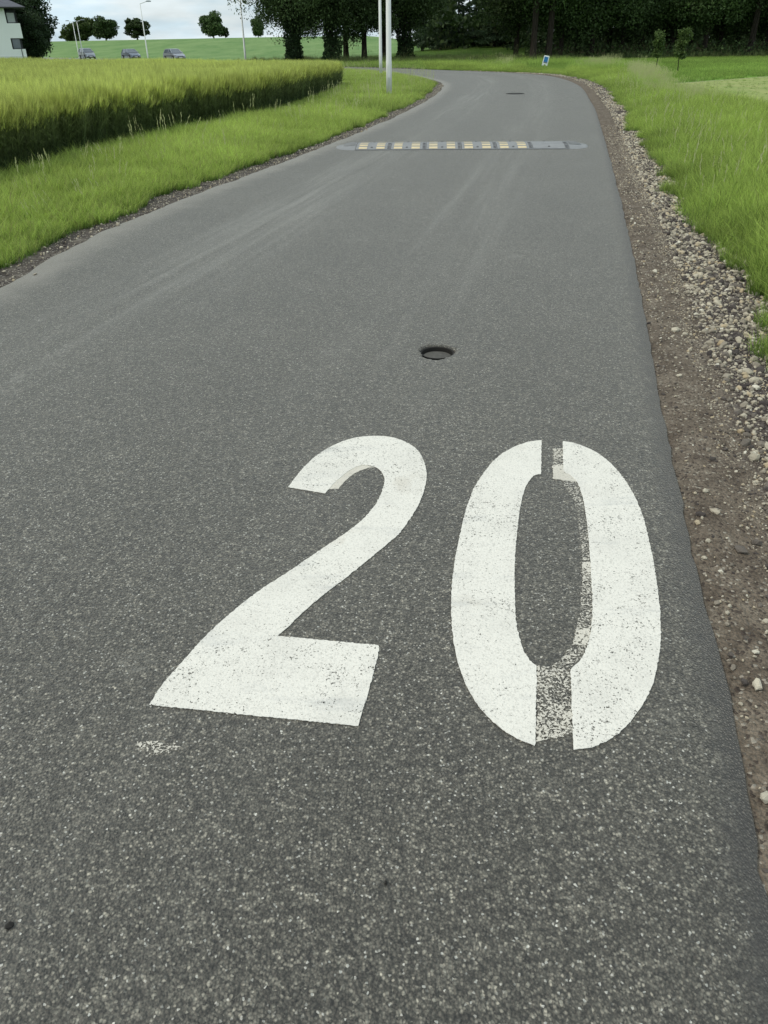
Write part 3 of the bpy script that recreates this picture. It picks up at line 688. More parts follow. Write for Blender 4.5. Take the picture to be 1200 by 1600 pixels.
# tall seeding grass on the outside of the right verge
def cT(x, y):
    dR_, dL_, dB = dists(x, y); n_ = fnoise(x, y, .5, 25)*.7+fnoise(x, y, 2, 26)*.3 - .16*(y < 21)
    ln = (x-9.4)*.655-(y-31.45)*.755
    return vis(x, y) & (y > 9) & (y < 52) & (dR_ > 1.4) & (dR_ < vw(y)) & (n_ > .43) & ~((x/y > .150) & (x/y < .225) & (y > 30)) & ((dR_ > vw(y)-1.0) | (n_ > .66))
x, y = rand_pts(30000, (4, 20, 9, 52), cT)
hf = (.50+.75*fnoise(x, y, .35, 33)**1.5)*np.interp(y, [12, 20, 30, 40], [.62, .62, .95, 1]); print('tall', len(x))
do_scatter('seeding_grass', [grass_clump(9, .55, .12, .0022, .5, 60+s, heads=.7) for s in range(5)], x, y, DRYG, .7, 1.15, hfun=hf, tilt=.16, kind='stuff', label='tall straw coloured seeding grass along the outside of the right verge', cat='grass')

# short meadow right, and the rough strip behind the bend
def cM(x, y):
    dR_, dL_, dB = dists(x, y); return vis(x, y, 4) & (dR_ > vw(y)-.2) & (y < 76)
x, y = rand_pts(60000, (4, 50, 12, 76), cM); ln = (x-9.4)*.655-(y-31.45)*.755
k = (ln < 0) | (rng.random(len(x)) < .25); x, y, ln = x[k], y[k], ln[k]; print('meadow', len(x))
do_scatter('meadow_grass', [grass_clump(22, .16, .17, .004, .6, 80+s) for s in range(4)], x, y, GRASS2, .7, 1.2, hfun=np.where(ln > 0, .4, 1.0), tn=(.12, 0), kind='stuff', label='short bright green grass of the meadow before the dark wood', cat='grass')
def cB(x, y):
    dR_, dL_, dB = dists(x, y); return vis(x, y, 6) & (dR_ > .5) & (y > 50) & (y < 86) & (x < 16) & (x > -30)
x, y = rand_pts(26000, (-30, 16, 50, 86), cB); dR_ = dists(x, y)[0]
do_scatter('rough_grass', [grass_clump(18, .3, .2, .006, .6, 90+s) for s in range(4)], x, y, GRASS2, .7, 1.2, hfun=np.interp(dR_, [.5, 3], [.6, 1.1])*np.where((x/y > .165) & (x/y < .215) & (y < 57), .4, 1), tn=(.2, 0), kind='stuff', label='rough green grass behind the bend of the road', cat='grass')
def cW(x, y):
    dR_, dL_, dB = dists(x, y); n_ = fnoise(x, y, .3, 27)
    return vis(x, y, 6) & (dR_ > 3.5) & (((x < 15) & (y > 65) & (y < 82) & (n_ > .24)) | ((x >= 9) & (y > 71.5) & (y < 77)) | ((x < -9) & (y > 100) & (y < 125) & (dR_ > 2) & (n_ > .5)))
x, y = rand_pts(26000, (-60, 45, 58, 125), cW)
hf = (.5+.7*fnoise(x, y, .25, 34)) * np.where(x > .16*y, .75, .80); print('weeds', len(x))
do_scatter('rank_weeds', [grass_clump(16, .8, .25, .010, .45, 100+s, heads=.05) for s in range(4)], x, y, WEED, .7, 1.25, hfun=hf, tilt=.1, tn=(.15, 0), kind='stuff', label='dark rank weeds at the foot of the trees behind the bend', cat='weeds')

# barley
def barley_clump(n, seed):
    r = random.Random(seed); v, f, t, q = [], [], [], []
    def tri(a_, b_, c, ts, rv): b0 = len(v); v.extend([a_, b_, c]); t.extend(ts); q.extend([rv]*3); f.append((b0, b0+1, b0+2))
    def quad(a_, b_, c, d, ts, rv): b0 = len(v); v.extend([a_, b_, c, d]); t.extend(ts); q.extend([rv]*4); f.append((b0, b0+1, b0+2, b0+3))
    for _ in range(n):
        a_ = r.uniform(0, 6.283); rr = .12*math.sqrt(r.random()); x, y = rr*math.cos(a_), rr*math.sin(a_); hh = r.uniform(.66, .77); rv = r.random()*.9
        la = r.gauss(-.4, .9); dx, dy = math.cos(la), math.sin(la); px, py = -dy, dx; w = .0022; ln = r.uniform(.02, .07)
        tx, ty = x+dx*ln, y+dy*ln
        quad((x-px*w, y-py*w, 0), (x+px*w, y+py*w, 0), (tx+px*w, ty+py*w, hh), (tx-px*w, ty-py*w, hh), [0, 0, .34, .34], rv)
        for k in range(3):                  # leaves
            z0 = hh*r.uniform(.15, .8); aa = r.uniform(0, 6.283); ex, ey = math.cos(aa), math.sin(aa); l_ = r.uniform(.10, .2); u0 = z0/hh*.30
            sx, sy = x+(tx-x)*z0/hh, y+(ty-y)*z0/hh; wx, wy = -ey*.0045, ex*.0045
            quad((sx-wx, sy-wy, z0), (sx+wx, sy+wy, z0), (sx+ex*l_*.6+wx, sy+ey*l_*.6+wy, z0+l_*.65), (sx+ex*l_*.6-wx, sy+ey*l_*.6-wy, z0+l_*.65), [u0, u0, u0+.1, u0+.1], rv)
            tri((sx+ex*l_*.6+wx, sy+ey*l_*.6+wy, z0+l_*.65), (sx+ex*l_*.6-wx, sy+ey*l_*.6-wy, z0+l_*.65), (sx+ex*l_, sy+ey*l_, z0+l_*.5), [u0+.1]*3, rv)
        # nodding ear
        e0 = Vector((tx, ty, hh)); nod = r.uniform(.1, .8); ed = Vector((dx*math.sin(nod), dy*math.sin(nod), math.cos(nod))); el = .07
        e1 = e0 + ed*el; wv = Vector((px, py, 0))*.006; uv = ed.cross(Vector((px, py, 0)))*.006
        m_ = e0+ed*el*.4
        for ww in (wv, uv): quad(e0, m_+ww, e1, m_-ww, [.75, .95, 1, .95], rv)
        for k in range(8):                  # awns
            dd = (ed + Vector((r.gauss(0, .22), r.gauss(0, .22), r.gauss(0, .15)))).normalized(); s0 = e0+ed*el*r.random(); wv2 = Vector((px, py, 0))*.0018
            tri(s0-wv2, s0+wv2, s0+dd*.14, [.9, .9, 1], rv)
    return [tuple(p) for p in v], f, t, q
bp = [barley_clump(12, 200+s) for s in range(5)]
def cBa(lo, hi, dens_in):
    def fn(x, y):
        m = inpoly(Bpoly, x, y) & vis(x, y, 3); dB = -sdist(Bl, x, y)[0]
        return m & (((dB < lo)) | (rng.random(len(x)) < dens_in))
    return fn
x, y = rand_pts(270000, (-15, -1, 6, 42), cBa(1.6, 0, .40)); x2, y2 = rand_pts(110000, (-45, -3, 20, 79), cBa(.0, 0, .6))
k = ~((x2 > -15) & (y2 < 42) & (rng.random(len(x2)) < .6)); x = np.r_[x, x2[k]]; y = np.r_[y, y2[k]]; print('barley', len(x))
hf = np.interp(y, [14, 30], [.92, .83]) + .08*fnoise(x, y, .45, 35) + .07*fnoise(x, y, 2, 36)
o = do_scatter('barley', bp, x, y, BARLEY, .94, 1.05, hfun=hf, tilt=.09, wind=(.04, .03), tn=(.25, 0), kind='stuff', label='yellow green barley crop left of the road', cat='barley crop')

# ---------------------------------------------------------------- stones and gravel
def stone_proto(seed, flat=.6):
    bm = bmesh.new(); bmesh.ops.create_icosphere(bm, subdivisions=1 if seed % 2 else 2, radius=.5); r = random.Random(seed); o_ = Vector((r.random()*9, r.random()*9, r.random()*9))
    cuts = [Vector((r.gauss(0,1), r.gauss(0,1), r.gauss(0,1))).normalized() for _ in range(5)]
    for v in bm.verts:
        p = v.co.normalized(); k_ = 1+.5*mnoise.noise(p*1.6+o_); q_ = p*.5*k_
        for c in cuts:
            dd = q_.dot(c); lim = .33
            if dd > lim: q_ = q_ - c*(dd-lim)
        v.co = Vector((q_.x, q_.y*r.uniform(.96, 1.04)*.8, q_.z*flat))
    me = bpy.data.meshes.new('stone'); bm.to_mesh(me); vs = np.array([v.co[:] for v in bm.verts]); fs = [tuple(v.index for v in f.verts) for f in bm.faces]; bm.free()
    me.materials.append(STONE); return me, vs, fs
SP = [stone_proto(300+i, .5+.06*i) for i in range(8)]
def off_pt(arc_, d_):                       # a point d metres outside the right road edge
    s = np.r_[0, np.cumsum(np.hypot(*np.diff(Rr, axis=0).T))]; x_ = np.interp(arc_, s, Rr[:, 0]); y_ = np.interp(arc_, s, Rr[:, 1]); x1 = np.interp(arc_+.1, s, Rr[:, 0]); y1 = np.interp(arc_+.1, s, Rr[:, 1])
    tx, ty = x1-x_, y1-y_; l_ = np.hypot(tx, ty); return x_+ty/l_*d_, y_-tx/l_*d_
def put_stone(x_, y_, size, z_, parent, name='stone'):
    o = bpy.data.objects.new(name, SP[random.randrange(8)][0]); col.objects.link(o); o.parent = parent
    o.location = (x_, y_, z_+size*.12); o.rotation_euler = (random.gauss(0, .25), random.gauss(0, .25), random.uniform(0, 6.28)); s = size; o.scale = (s*random.uniform(.85, 1.25), s*random.uniform(.8, 1.1), s*random.uniform(.7, 1)); return o
def shz(x_, y_, d_): return float(H(x_, y_)) + float(rs_z(np.array(d_))) + .022*float((fnoise(x_, y_, 3, 1)-.5)*1.2 + (fnoise(x_, y_, 9, 2)-.5)*.7 + (fnoise(x_, y_, 26, 3)-.5)*.35)
for i in range(285):
    ar = 5.3 + 10.5*(random.random()**1.5); ge = float(grass_edge_R(ar)); gl = .30
    d_ = random.uniform(gl, ge+.15); x_, y_ = (float(q) for q in off_pt(ar, d_))
    put_stone(x_, y_, min(.075, random.lognormvariate(-3.35, .35)), shz(x_, y_, d_), shoulder)
for px, py, s_ in [(1165,588,.075),(1132,602,.04),(1180,610,.055),(1150,545,.05),(1140,533,.045),(1112,720,.04),(1093,808,.04),(1117,803,.045),(1100,772,.035),(1180,853,.05),(1155,865,.05),(1180,1080,.042),(1193,1252,.045),(1145,1045,.022),(1193,635,.05),(1178,633,.04),(1105,850,.025),(1089,820,.03),(1055,520,.06),(1070,525,.04),(1022,428,.05),(1040,432,.035),(1060,592,.03)]:
    x_, y_ = gp(px, py, -.03); d_ = float(sdist(Rr, [x_], [y_])[0][0]); put_stone(x_, y_, s_, shz(x_, y_, d_), shoulder)
def gravel(n, a0, a1, f0, f1, smu, ssd, smax, name, parent, pw=1.0, **k):
    ar = a0 + (a1-a0)*rng.random(n)**pw; ge = grass_edge_R(ar); lo = f0(ar); d_ = lo + (ge + f1 - lo)*rng.random(n)
    x_, y_ = off_pt(ar, d_); patch = fnoise(x_, y_, 2.2, 51)*.6 + fnoise(x_, y_, 6, 52)*.4; m_ = patch > .33*rng.random(n)+.18; x_, y_, d_ = x_[m_], y_[m_], d_[m_]
    z_ = H(x_, y_) + rs_z(d_) + .022*((fnoise(x_, y_, 3, 1)-.5)*1.2 + (fnoise(x_, y_, 9, 2)-.5)*.7 + (fnoise(x_, y_, 26, 3)-.5)*.35)
    s_ = np.minimum(smax, rng.lognormal(smu, ssd, len(x_))); pr = [(vs, fs, [0]*len(vs), [0]*len(vs)) for _, vs, fs in SP if len(vs) < 20]
    return scatter(name, pr, np.c_[x_, y_, z_+s_*.1], np.c_[rng.normal(0, .4, (len(x_), 2)), rng.uniform(0, 6.28, len(x_))], np.c_[s_*1.1, s_, s_*.9], rng.random(len(x_)), STONE, parent, kind='stuff', **k)
gl_f = lambda ar: np.full_like(ar, .30)
gravel(17000, 4.6, 30, gl_f, .25, -3.85, .42, .06, 'loose_gravel', shoulder, 1.0)
gravel(8500, 4.6, 56, gl_f, .2, -3.4, .30, .09, 'loose_gravel', shoulder, 1.0)
gravel(34000, 4.4, 20, lambda ar: np.full_like(ar, .20), .3, -4.75, .35, .02, 'grit', shoulder, 1.3)
gravel(6000, 4.4, 22, lambda ar: np.full_like(ar, .01), -.3, -4.6, .45, .03, 'grit', shoulder, 1.3)
# left shoulder chips
def left_off(arc_, d_):
    s = np.r_[0, np.cumsum(np.hypot(*np.diff(Lr, axis=0).T))]; x_ = np.interp(arc_, s, Lr[:, 0]); y_ = np.interp(arc_, s, Lr[:, 1]); x1 = np.interp(arc_+.1, s, Lr[:, 0]); y1 = np.interp(arc_+.1, s, Lr[:, 1])
    tx, ty = x1-x_, y1-y_; l_ = np.hypot(tx, ty); return x_-ty/l_*d_, y_+tx/l_*d_
for i in range(60):
    ar = 9 + 16*random.random(); d_ = random.gauss(.12, .12); x_, y_ = (float(q) for q in left_off(ar, d_)); put_stone(x_, y_, random.uniform(.018, .05), -.012 if d_ > 0 else .0, lshoulder)
ar = rng.uniform(8.5, 40, 5000); d_ = np.abs(rng.normal(.18, .15, 5000)); x_, y_ = left_off(ar, d_); s_ = np.minimum(.03, rng.lognormal(-4.4, .4, 5000))
scatter('grit', [(vs, fs, [0]*len(vs), [0]*len(vs)) for _, vs, fs in SP if len(vs) < 20], np.c_[x_, y_, H(x_, y_)-.018+s_*.1], np.c_[rng.normal(0, .4, (5000, 2)), rng.uniform(0, 6.28, 5000)], np.c_[s_, s_, s_], rng.random(5000), STONE, lshoulder, kind='stuff')

# ---------------------------------------------------------------- lamp posts
def lamp(px, Y, hgt, arm_dir, arm, label, base_xy=None, w=.085):
    x_, y_ = base_xy if base_xy else (at(px, Y), Y); z_ = float(H(x_, y_)) - .05
    t = empty('street_lamp', (x_, y_, z_), label=label, cat='street lamp', group='white street lamps along the road')
    MB().tube([(0,0,0),(0,0,1.0),(0,0,1.02),(0,0,hgt)], [w, w, w*.93, w*.55], 14).build('pole', LAMPW, t, smooth=True)
    MB().tube([(0,0,0),(0,0,.10)], [w*1.7, w*1.5], 14).build('base_collar', LAMPW, t)
    d_ = Vector((math.cos(arm_dir), math.sin(arm_dir), 0))
    MB().tube([(0,0,hgt-.15),(0,0,hgt+.03), d_*.35+Vector((0,0,hgt+.12)), d_*arm+Vector((0,0,hgt+.24))], [w*.5, w*.45, w*.4, w*.35], 8).build('arm', LAMPW, t, smooth=True)
    q = Matrix.Rotation(arm_dir, 3, 'Z'); h_ = MB(); c = d_*(arm+.28)+Vector((0,0,hgt+.27)); h_.box(c, (.62, .24, .09), q); h_.box(c+Vector((0,0,.06)), (.4, .18, .05), q); h_.build('lamp_head', LAMPG, t)
    MB().box(c-Vector((0,0,.05)), (.4, .19, .012), q).build('lens', plain('lamp_lens', (.6,.62,.62), .2), t)
    MB().box((0, -w-.004, .75), (w*.9, .012, .34)).build('hatch', LAMPW, t)
    return t
lamp(0, 0, 7.0, R(10), .9, 'tall white lamp post nearest the camera, in the grass inside the bend', gp(608, 153))
lamp(0, 0, 7.0, R(25), .9, 'white lamp post just behind the nearest one, at the inner edge of the bend', gp(595, 119), w=.08)
lamp(382, 78, 7.4, R(30), .9, 'white lamp post against the left end of the big dark trees')
lamp(229, 112, 6.25, R(15), .75, 'white lamp post between the two cars nearest the camera')
lamp(127.5, 150, 5.4, R(25), .7, 'white lamp post behind the leftmost car with its arm pointing right')
lamp(121, 165, 5.5, R(170), .7, 'thin white lamp post behind the leftmost car with its arm pointing left')

# ---------------------------------------------------------------- small sign beyond the bend
sx, sy = gp(850.5, 104.2)
sg = empty('marker_board', (sx, sy, .04), R(-12), label='small white board with a blue panel leaning on the grass beyond the bend', cat='sign')
sg.rotation_euler = (0, R(11), R(-12))
pl = [(-.17,0),(-.06,0),(-.05,.09),(.05,.09),(.06,0),(.17,0),(.165,.52),(.14,.56),(-.14,.56),(-.165,.52)]
b_ = MB(); n_ = len(pl); b_.add([(x, -.03, z) for x, z in pl]+[(x, .03, z) for x, z in pl], [tuple(range(n_)), tuple(range(2*n_-1, n_-1, -1))]+[(i, n_+i, n_+(i+1)%n_, (i+1)%n_) for i in range(n_)])
b_.build('board', plain('board_white', (.78,.80,.80), .5), sg)
MB().box((.0, -.035, .355), (.23, .012, .27)).build('blue_panel', plain('panel_blue', (.03,.18,.45), .4), sg)
MB().box((.0, -.045, .19), (.24, .02, .03)).build('dark_strip', plain('strip_navy', (.02,.04,.09), .5), sg)

# ---------------------------------------------------------------- cars
def car(px, Y, head, body_c, label, L_=4.25, W=1.76, Ht=1.46, suv=False):
    x_, y_ = at(px, Y), Y; t = empty('parked_car' if False else 'car', (x_, y_, float(H(x_, y_))+.0), head, label=label, cat='car', group='cars driving one behind another on the far road')
    paint = plain('car_paint', body_c, .28, .6, .35, var=.05); glass = plain('car_glass', (.10,.12,.14), .12, .9, var=.3, scale=2); blk = plain('car_trim', (.018,.018,.02), .6)
    # side profile, x forward; lower body
    hb = .62 if suv else .58; zb = .22 if suv else .18; sh_ = Ht*.64
    prof = [(-L_/2, .45), (-L_/2+.02, sh_-.02), (-L_/2+.25, sh_+.02), (L_*.17, sh_), (L_*.30, sh_-.06), (L_/2-.22, sh_-.20), (L_/2-.03, .56), (L_/2, .40), (L_/2-.06, zb), (-L_/2+.06, zb)]
    def loft(prof_, w0, w1, zlo, zhi):
        v, f = [], []; n_ = len(prof_)
        for s in (-1, -.82, .82, 1):
            for x, z in prof_:
                u_ = (z-zlo)/(zhi-zlo); w_ = w0+(w1-w0)*max(0, u_); e_ = 1-.10*abs(x/(L_/2))**4; k_ = 1 if abs(s) == 1 else 1.0
                v.append((x*(1 if abs(s) < 1 else .985), s*w_/2*e_, z-(0 if abs(s) < 1 else .015)))
        for a_ in range(3):
            for i in range(n_): f.append((a_*n_+i, a_*n_+(i+1)%n_, (a_+1)*n_+(i+1)%n_, (a_+1)*n_+i))
        f += [tuple(range(n_-1, -1, -1)), tuple(3*n_+i for i in range(n_))]; return v, f
    MB().add(*loft(prof, W, W*.94, zb, sh_)).build('body', paint, t, smooth=False)
    bk = -L_/2+(.12 if suv else .35)
    cab = [(bk, sh_), (bk+.22, Ht-.10), (bk+.45, Ht-.035), (L_*.02, Ht-.03), (L_*.09, Ht-.09), (L_*.27, sh_)]
    MB().add(*loft(cab, W*.93, W*.70, sh_, Ht)).build('windows', glass, t)
    rf = [(bk+.2, Ht-.10), (bk+.42, Ht-.01), (-.2, Ht), (L_*.03, Ht-.01), (L_*.095, Ht-.07), (L_*.05, Ht-.07), (bk+.45, Ht-.07)]
    MB().add(*loft(rf, W*.735, W*.715, Ht-.1, Ht)).build('roof', paint, t)
    for s in (-1, 1):
        for q0, q1, rr in (((L_*.27, s*W*.465, sh_), (L_*.085, s*W*.36, Ht-.06), .035), ((-.12, s*W*.468, sh_), (-.2, s*W*.36, Ht-.06), .03), ((bk+.1, s*W*.46, sh_), (bk+.35, s*W*.36, Ht-.07), .05)): MB().tube([q0, q1], rr, 6).build('pillar', paint, t)
        MB().box((L_*.19, s*(W*.5+.06), sh_+.07), (.14, .18, .12)).build('mirror', paint, t)
        MB().add(*[(lambda c, d: ([(c[0]+a_*d[0], c[1]+b_*d[1], c[2]+e_*d[2]) for a_, b_, e_ in ((-1,-1,-.6),(1,-.8,-1),(1,.2,.5),(-1,1,1),(-1,-1,-.2),(.8,-.8,0))], [(0,1,2,3),(0,4,5,1),(1,5,2),(3,2,5,4),(0,3,4)]))((L_/2-.20, s*W*.36, .64), (.17, s*.17, .09))][0]).build('headlight', plain('headlight_glass', (.85,.87,.88), .15, .8), t)
        for xx in (-L_*.31, L_*.31):
            wh = MB(); wh.tube([(xx, s*(W/2-.20), .32), (xx, s*(W/2+.005), .32)], .32, 18); w_ = wh.build('wheel', blk, t)
            MB().tube([(xx, s*(W/2-.01), .32), (xx, s*(W/2+.015), .32)], .20, 12).build('rim', plain('wheel_rim', (.45,.46,.48), .35, .5, .7), w_)
        MB().box((.05, s*(W/2-.002), .62), (1.9, .03, .05)).build('side_trim', blk, t)
    MB().box((L_/2-.012, 0, .47), (.05, W*.5, .13)).build('grille', blk, t); MB().box((L_/2-.03, 0, .29), (.08, W*.8, .12)).build('bumper_intake', blk, t)
    MB().box((L_/2+.02, 0, .385), (.02, .52, .11)).build('number_plate', plain('plate_white', (.8,.8,.78), .5), t)
    return t
hd = math.atan2(-.80, .60)
car(270.5, 128, hd, (.34,.36,.40), 'silver grey hatchback nearest the camera, rightmost of the three cars')
car(202.5, 143, hd+.02, (.20,.235,.28), 'dark blue grey hatchback in the middle of the three cars', L_=4.1)
car(134, 152, hd-.05, (.36,.38,.40), 'grey taller car with silver bonnet behind the lamp posts, leftmost of the three', L_=4.3, Ht=1.62, suv=True)

# ---------------------------------------------------------------- house
hx, hy = at(39.5, 130), 130; hz0 = float(H(hx, hy))-.3
hs = empty('white_house', (hx, hy, hz0), R(24), label='white two storey house with grey hipped roof at the left edge', cat='house')
WALL = plain('house_render', (.82,.83,.80), .85, .2, var=.05, scale=.6); ROOF = plain('roof_tile', (.12,.125,.14), .8, .2, var=.2, scale=2); FR = plain('window_frame', (.03,.032,.036), .5); GL = plain('window_glass', (.10,.12,.14), .1, .9, var=.4, scale=.7); SOF = plain('house_soffit', (.05,.05,.052), .8)
HH = 6.6
def zpx(p): return 1.45 + (72.3-p)/1650*130 - hz0   # height of a picture row at the house's distance
w_ = MB(); D_ = 9.0; z1, z2, z3, z4, z5 = 0, zpx(76.5), zpx(59.5), zpx(36.5), zpx(19.5); top = zpx(13.5)
w_.box((-6.5-1.7, D_/2, top/2), (13-.0, D_, top))       # main block behind the loggias
w_.box((-.85, D_/2, (z1+z2)/2), (1.7, D_, z2-z1)); w_.box((-.85, D_/2, (z3+z4)/2), (1.7, D_, z4-z3))
w_.build('wall', WALL, hs)
MB().box((-.85, D_/2+.6, (z2+z3)/2), (1.3, D_-1.2, z3-z2)).build('loggia_shade', SOF, hs); MB().box((-.85, D_/2+.6, (z4+top)/2), (1.3, D_-1.2, top-z4)).build('loggia_shade', SOF, hs)  # near-black blocks stand in for the shade inside the loggias
for za, zb_ in ((z2, z3), (z4, z5)):
    f_ = MB(); h_ = zb_-za; xc, wd = -1.02, 1.15
    for c, d in (((xc, .18, za+.05), (wd, .12, .10)), ((xc, .18, zb_-.05), (wd, .12, .10)), ((xc-wd/2+.04, .18, (za+zb_)/2), (.08, .12, h_)), ((xc+wd/2-.04, .18, (za+zb_)/2), (.08, .12, h_))): f_.box(c, d)
    fr = f_.build('window', FR, hs); MB().box((xc, .20, (za+zb_)/2), (wd-.16, .03, h_-.2)).build('pane', GL if za < 3 else plain('curtained_glass', (.36,.38,.37), .3), fr)
r_ = MB(); e_ = .8; x0_, x1_, y0_, y1_ = -14.7-e_, .0+e_+.3, -e_, D_+e_; rz = top+.10
r_.add([(x0_, y0_, rz), (x1_, y0_, rz), (x1_, y1_, rz), (x0_, y1_, rz), (x0_+5, D_/2, rz+2.4), (x1_-5, D_/2, rz+2.4), (x0_, y0_, rz-.06), (x1_, y0_, rz-.06), (x1_, y1_, rz-.06), (x0_, y1_, rz-.06)],
       [(0,1,5,4), (1,2,5), (2,3,4,5), (3,0,4), (6,9,8,7), (0,6,7,1), (1,7,8,2), (2,8,9,3), (3,9,6,0)]); rf = r_.build('roof', ROOF, hs)
MB().tube([(x0_, y0_-.06, rz-.05), (x1_, y0_-.06, rz-.05)], .09, 8).build('gutter', SOF, rf)
MB().box((-7, D_/2, top+.0), (15.4, D_+1.2, .09)).build('soffit', SOF, hs); MB().tube([(-.55, -.05, 0), (-.55, -.05, z2)], .05, 6).build('downpipe', SOF, hs)
MB().box((-7.3, -.03, .55), (14.6, .06, 1.1)).build('plinth', plain('house_plinth', (.66,.67,.64), .9, .2), hs)

# ---------------------------------------------------------------- trees
def leaves_mesh(name, C_, S_, mat, up=.3, aspect=.6):
    n = len(C_); N_ = rng.normal(0, 1, (n, 3)); N_[:, 2] += up; N_ /= np.linalg.norm(N_, axis=1)[:, None]
    T_ = np.cross(N_, rng.normal(0, 1, (n, 3))); T_ /= np.linalg.norm(T_, axis=1)[:, None]; B_ = np.cross(N_, T_)
    S_ = S_[:, None]; v = np.stack([C_-T_*S_, C_+B_*S_*aspect+N_*S_*.15, C_+T_*S_, C_-B_*S_*aspect+N_*S_*.15], 1).reshape(-1, 3)
    me = bpy.data.meshes.new(name); me.vertices.add(4*n); me.vertices.foreach_set('co', v.astype(np.float32).ravel()); me.loops.add(4*n); me.loops.foreach_set('vertex_index', np.arange(4*n, dtype=np.int32))
    me.polygons.add(n); me.polygons.foreach_set('loop_start', np.arange(0, 4*n, 4, dtype=np.int32)); me.update(calc_edges=True); me.materials.append(mat)
    a_ = me.attributes.new('rnd', 'FLOAT', 'POINT'); a_.data.foreach_set('value', np.repeat(np.clip(rng.random(n)*.7+.3*fnoise(C_[:, 0]*2+C_[:, 2], C_[:, 1]*2-C_[:, 2], .6, 61), 0, 1), 4)); return me
def crown_pts(n, cen, rad, nl, seed, lobe=.38, low=0.0):
    r = np.random.default_rng(seed); d_ = r.normal(0, 1, (nl, 3)); d_ /= np.linalg.norm(d_, axis=1)[:, None]; q = r.random(nl)**.45
    LC = np.array(cen) + d_*q[:, None]*np.array(rad)*.80; LR = lobe*r.uniform(.55, 1.25, nl)*min(rad)
    k = r.integers(0, nl, n); dd = r.normal(0, 1, (n, 3)); dd /= np.linalg.norm(dd, axis=1)[:, None]
    P_ = LC[k] + dd*(LR[k]*r.random(n)**.35)[:, None]*np.array([1.15, 1.15, .8]) + r.normal(0, .07, (n, 3)); return P_[P_[:, 2] > low], LC
def branches(mb, h0, LC, r0, n=9, seed=0):
    r = random.Random(seed)
    for c in r.sample(list(range(len(LC))), min(n, len(LC))):
        p = LC[c]; z0 = h0*r.uniform(.7, 1.2); z0 = min(z0, p[2]*.95); m_ = (p[0]*.45, p[1]*.45, z0+(p[2]-z0)*.6); mb.tube([(0, 0, z0), m_, tuple(p)], [r0*.45, r0*.28, r0*.1], 6)
MESH = {}
def tree_mesh(key, build):
    if key not in MESH: MESH[key] = build()
    return MESH[key]
def broad(hgt, rad, cz, rz, leafs, size, nl, seed, mat=LEAF, r0=.25, ivy=0, droop=None, lobe=.38, lowc=.5):
    P_, LC = crown_pts(leafs, (0, 0, cz), (rad, rad, rz), nl, seed, lobe, low=lowc); r = np.random.default_rng(seed+5)
    cm = leaves_mesh('crown', P_, size*r.uniform(.6, 1.3, len(P_)), mat)
    tb = MB(); tb.tube([(0,0,-.1),(0.03,0,.25),(.06,.02,hgt*.25),(.0,.05,hgt*.5),(0,0,hgt*.8)], [r0*1.35, r0, r0*.85, r0*.6, r0*.2], 10); branches(tb, hgt*.35, LC, r0, 12, seed)
    tm = bpy.data.meshes.new('trunk'); tm.from_pydata(tb.v, [], tb.f); tm.materials.append(BARK); im = None
    if ivy:
        n = ivy; z = r.random(n)*hgt*.55; th = r.random(n)*6.283; rr = (.35+.65*fnoise(th*1.2, z*1.4, 1.0, seed % 9))*(.95-.25*z/(hgt*.55)+.35*np.exp(-z*2.0))*r.random(n)**.4*.9 + r0*.6
        im = leaves_mesh('ivy', np.c_[rr*np.cos(th), rr*np.sin(th), z], .085*r.uniform(.6, 1.3, n), IVY)
    return tm, cm, im
def conifer(hgt, rad, leafs, seed, bare=1.0):
    r = np.random.default_rng(seed); n = leafs; nb = 90; bz = bare + (hgt-bare)*r.random(nb)**1.15; ba = r.random(nb)*6.283; bl_ = rad*(1-(bz-bare)/(hgt-bare))**.8*r.uniform(.55, 1.1, nb)+.15
    k = r.choice(nb, n, p=bl_/bl_.sum()); t_ = r.random(n)**.7; l_ = bl_[k]*t_; sp = r.normal(0, .13, n)*(.4+l_)
    P_ = np.c_[np.cos(ba[k])*l_-np.sin(ba[k])*sp, np.sin(ba[k])*l_+np.cos(ba[k])*sp, bz[k]-.28*l_+.02*l_**2-np.abs(r.normal(0, .18, n))]
    P_ = P_[P_[:, 2] > .1]; cm = leaves_mesh('crown', P_, .13*r.uniform(.6, 1.4, len(P_)), CONI, up=0, aspect=.35)
    tb = MB(); tb.tube([(0,0,-.2),(0,0,hgt*.5),(0,0,hgt*.97)], [.2, .13, .02], 8)
    for i in range(0, nb, 3): tb.tube([(0,0,bz[i]), (math.cos(ba[i])*bl_[i]*.85, math.sin(ba[i])*bl_[i]*.85, bz[i]-.2*bl_[i])], [.035, .01], 4)
    tm = bpy.data.meshes.new('trunk'); tm.from_pydata(tb.v, [], tb.f); tm.materials.append(BARK); return tm, cm, None
def plant(name, ms, x_, y_, rz_, s_, label, cat='tree', group=None, zs=1.0):
    t = empty(name, (x_, y_, float(H(x_, y_))-.03), rz_, label=label, cat=cat, group=group); t.scale = (s_, s_, s_*zs)
    for nm, me in zip(('trunk', 'crown', 'ivy'), ms):
        if me: o = bpy.data.objects.new(nm, me); col.objects.link(o); o.parent = t
    return t
g1 = 'big dark trees behind the bend'
T1 = broad(13, 5.5, 7.0, 5.7, 52000, .085, 120, 1, lobe=.26, r0=.26, ivy=9000); T2 = broad(13, 5.0, 6.6, 5.6, 52000, .085, 115, 2, lobe=.27, r0=.26, ivy=8000); T3 = broad(12, 4.8, 6.0, 5.4, 50000, .085, 120, 3, lobe=.27, r0=.30)
plant('ivy_clad_tree', T1, at(458, 71), 71, .3, 1, 'leftmost of the big dark trees, its low ivy covered trunk wide at the foot', group=g1)
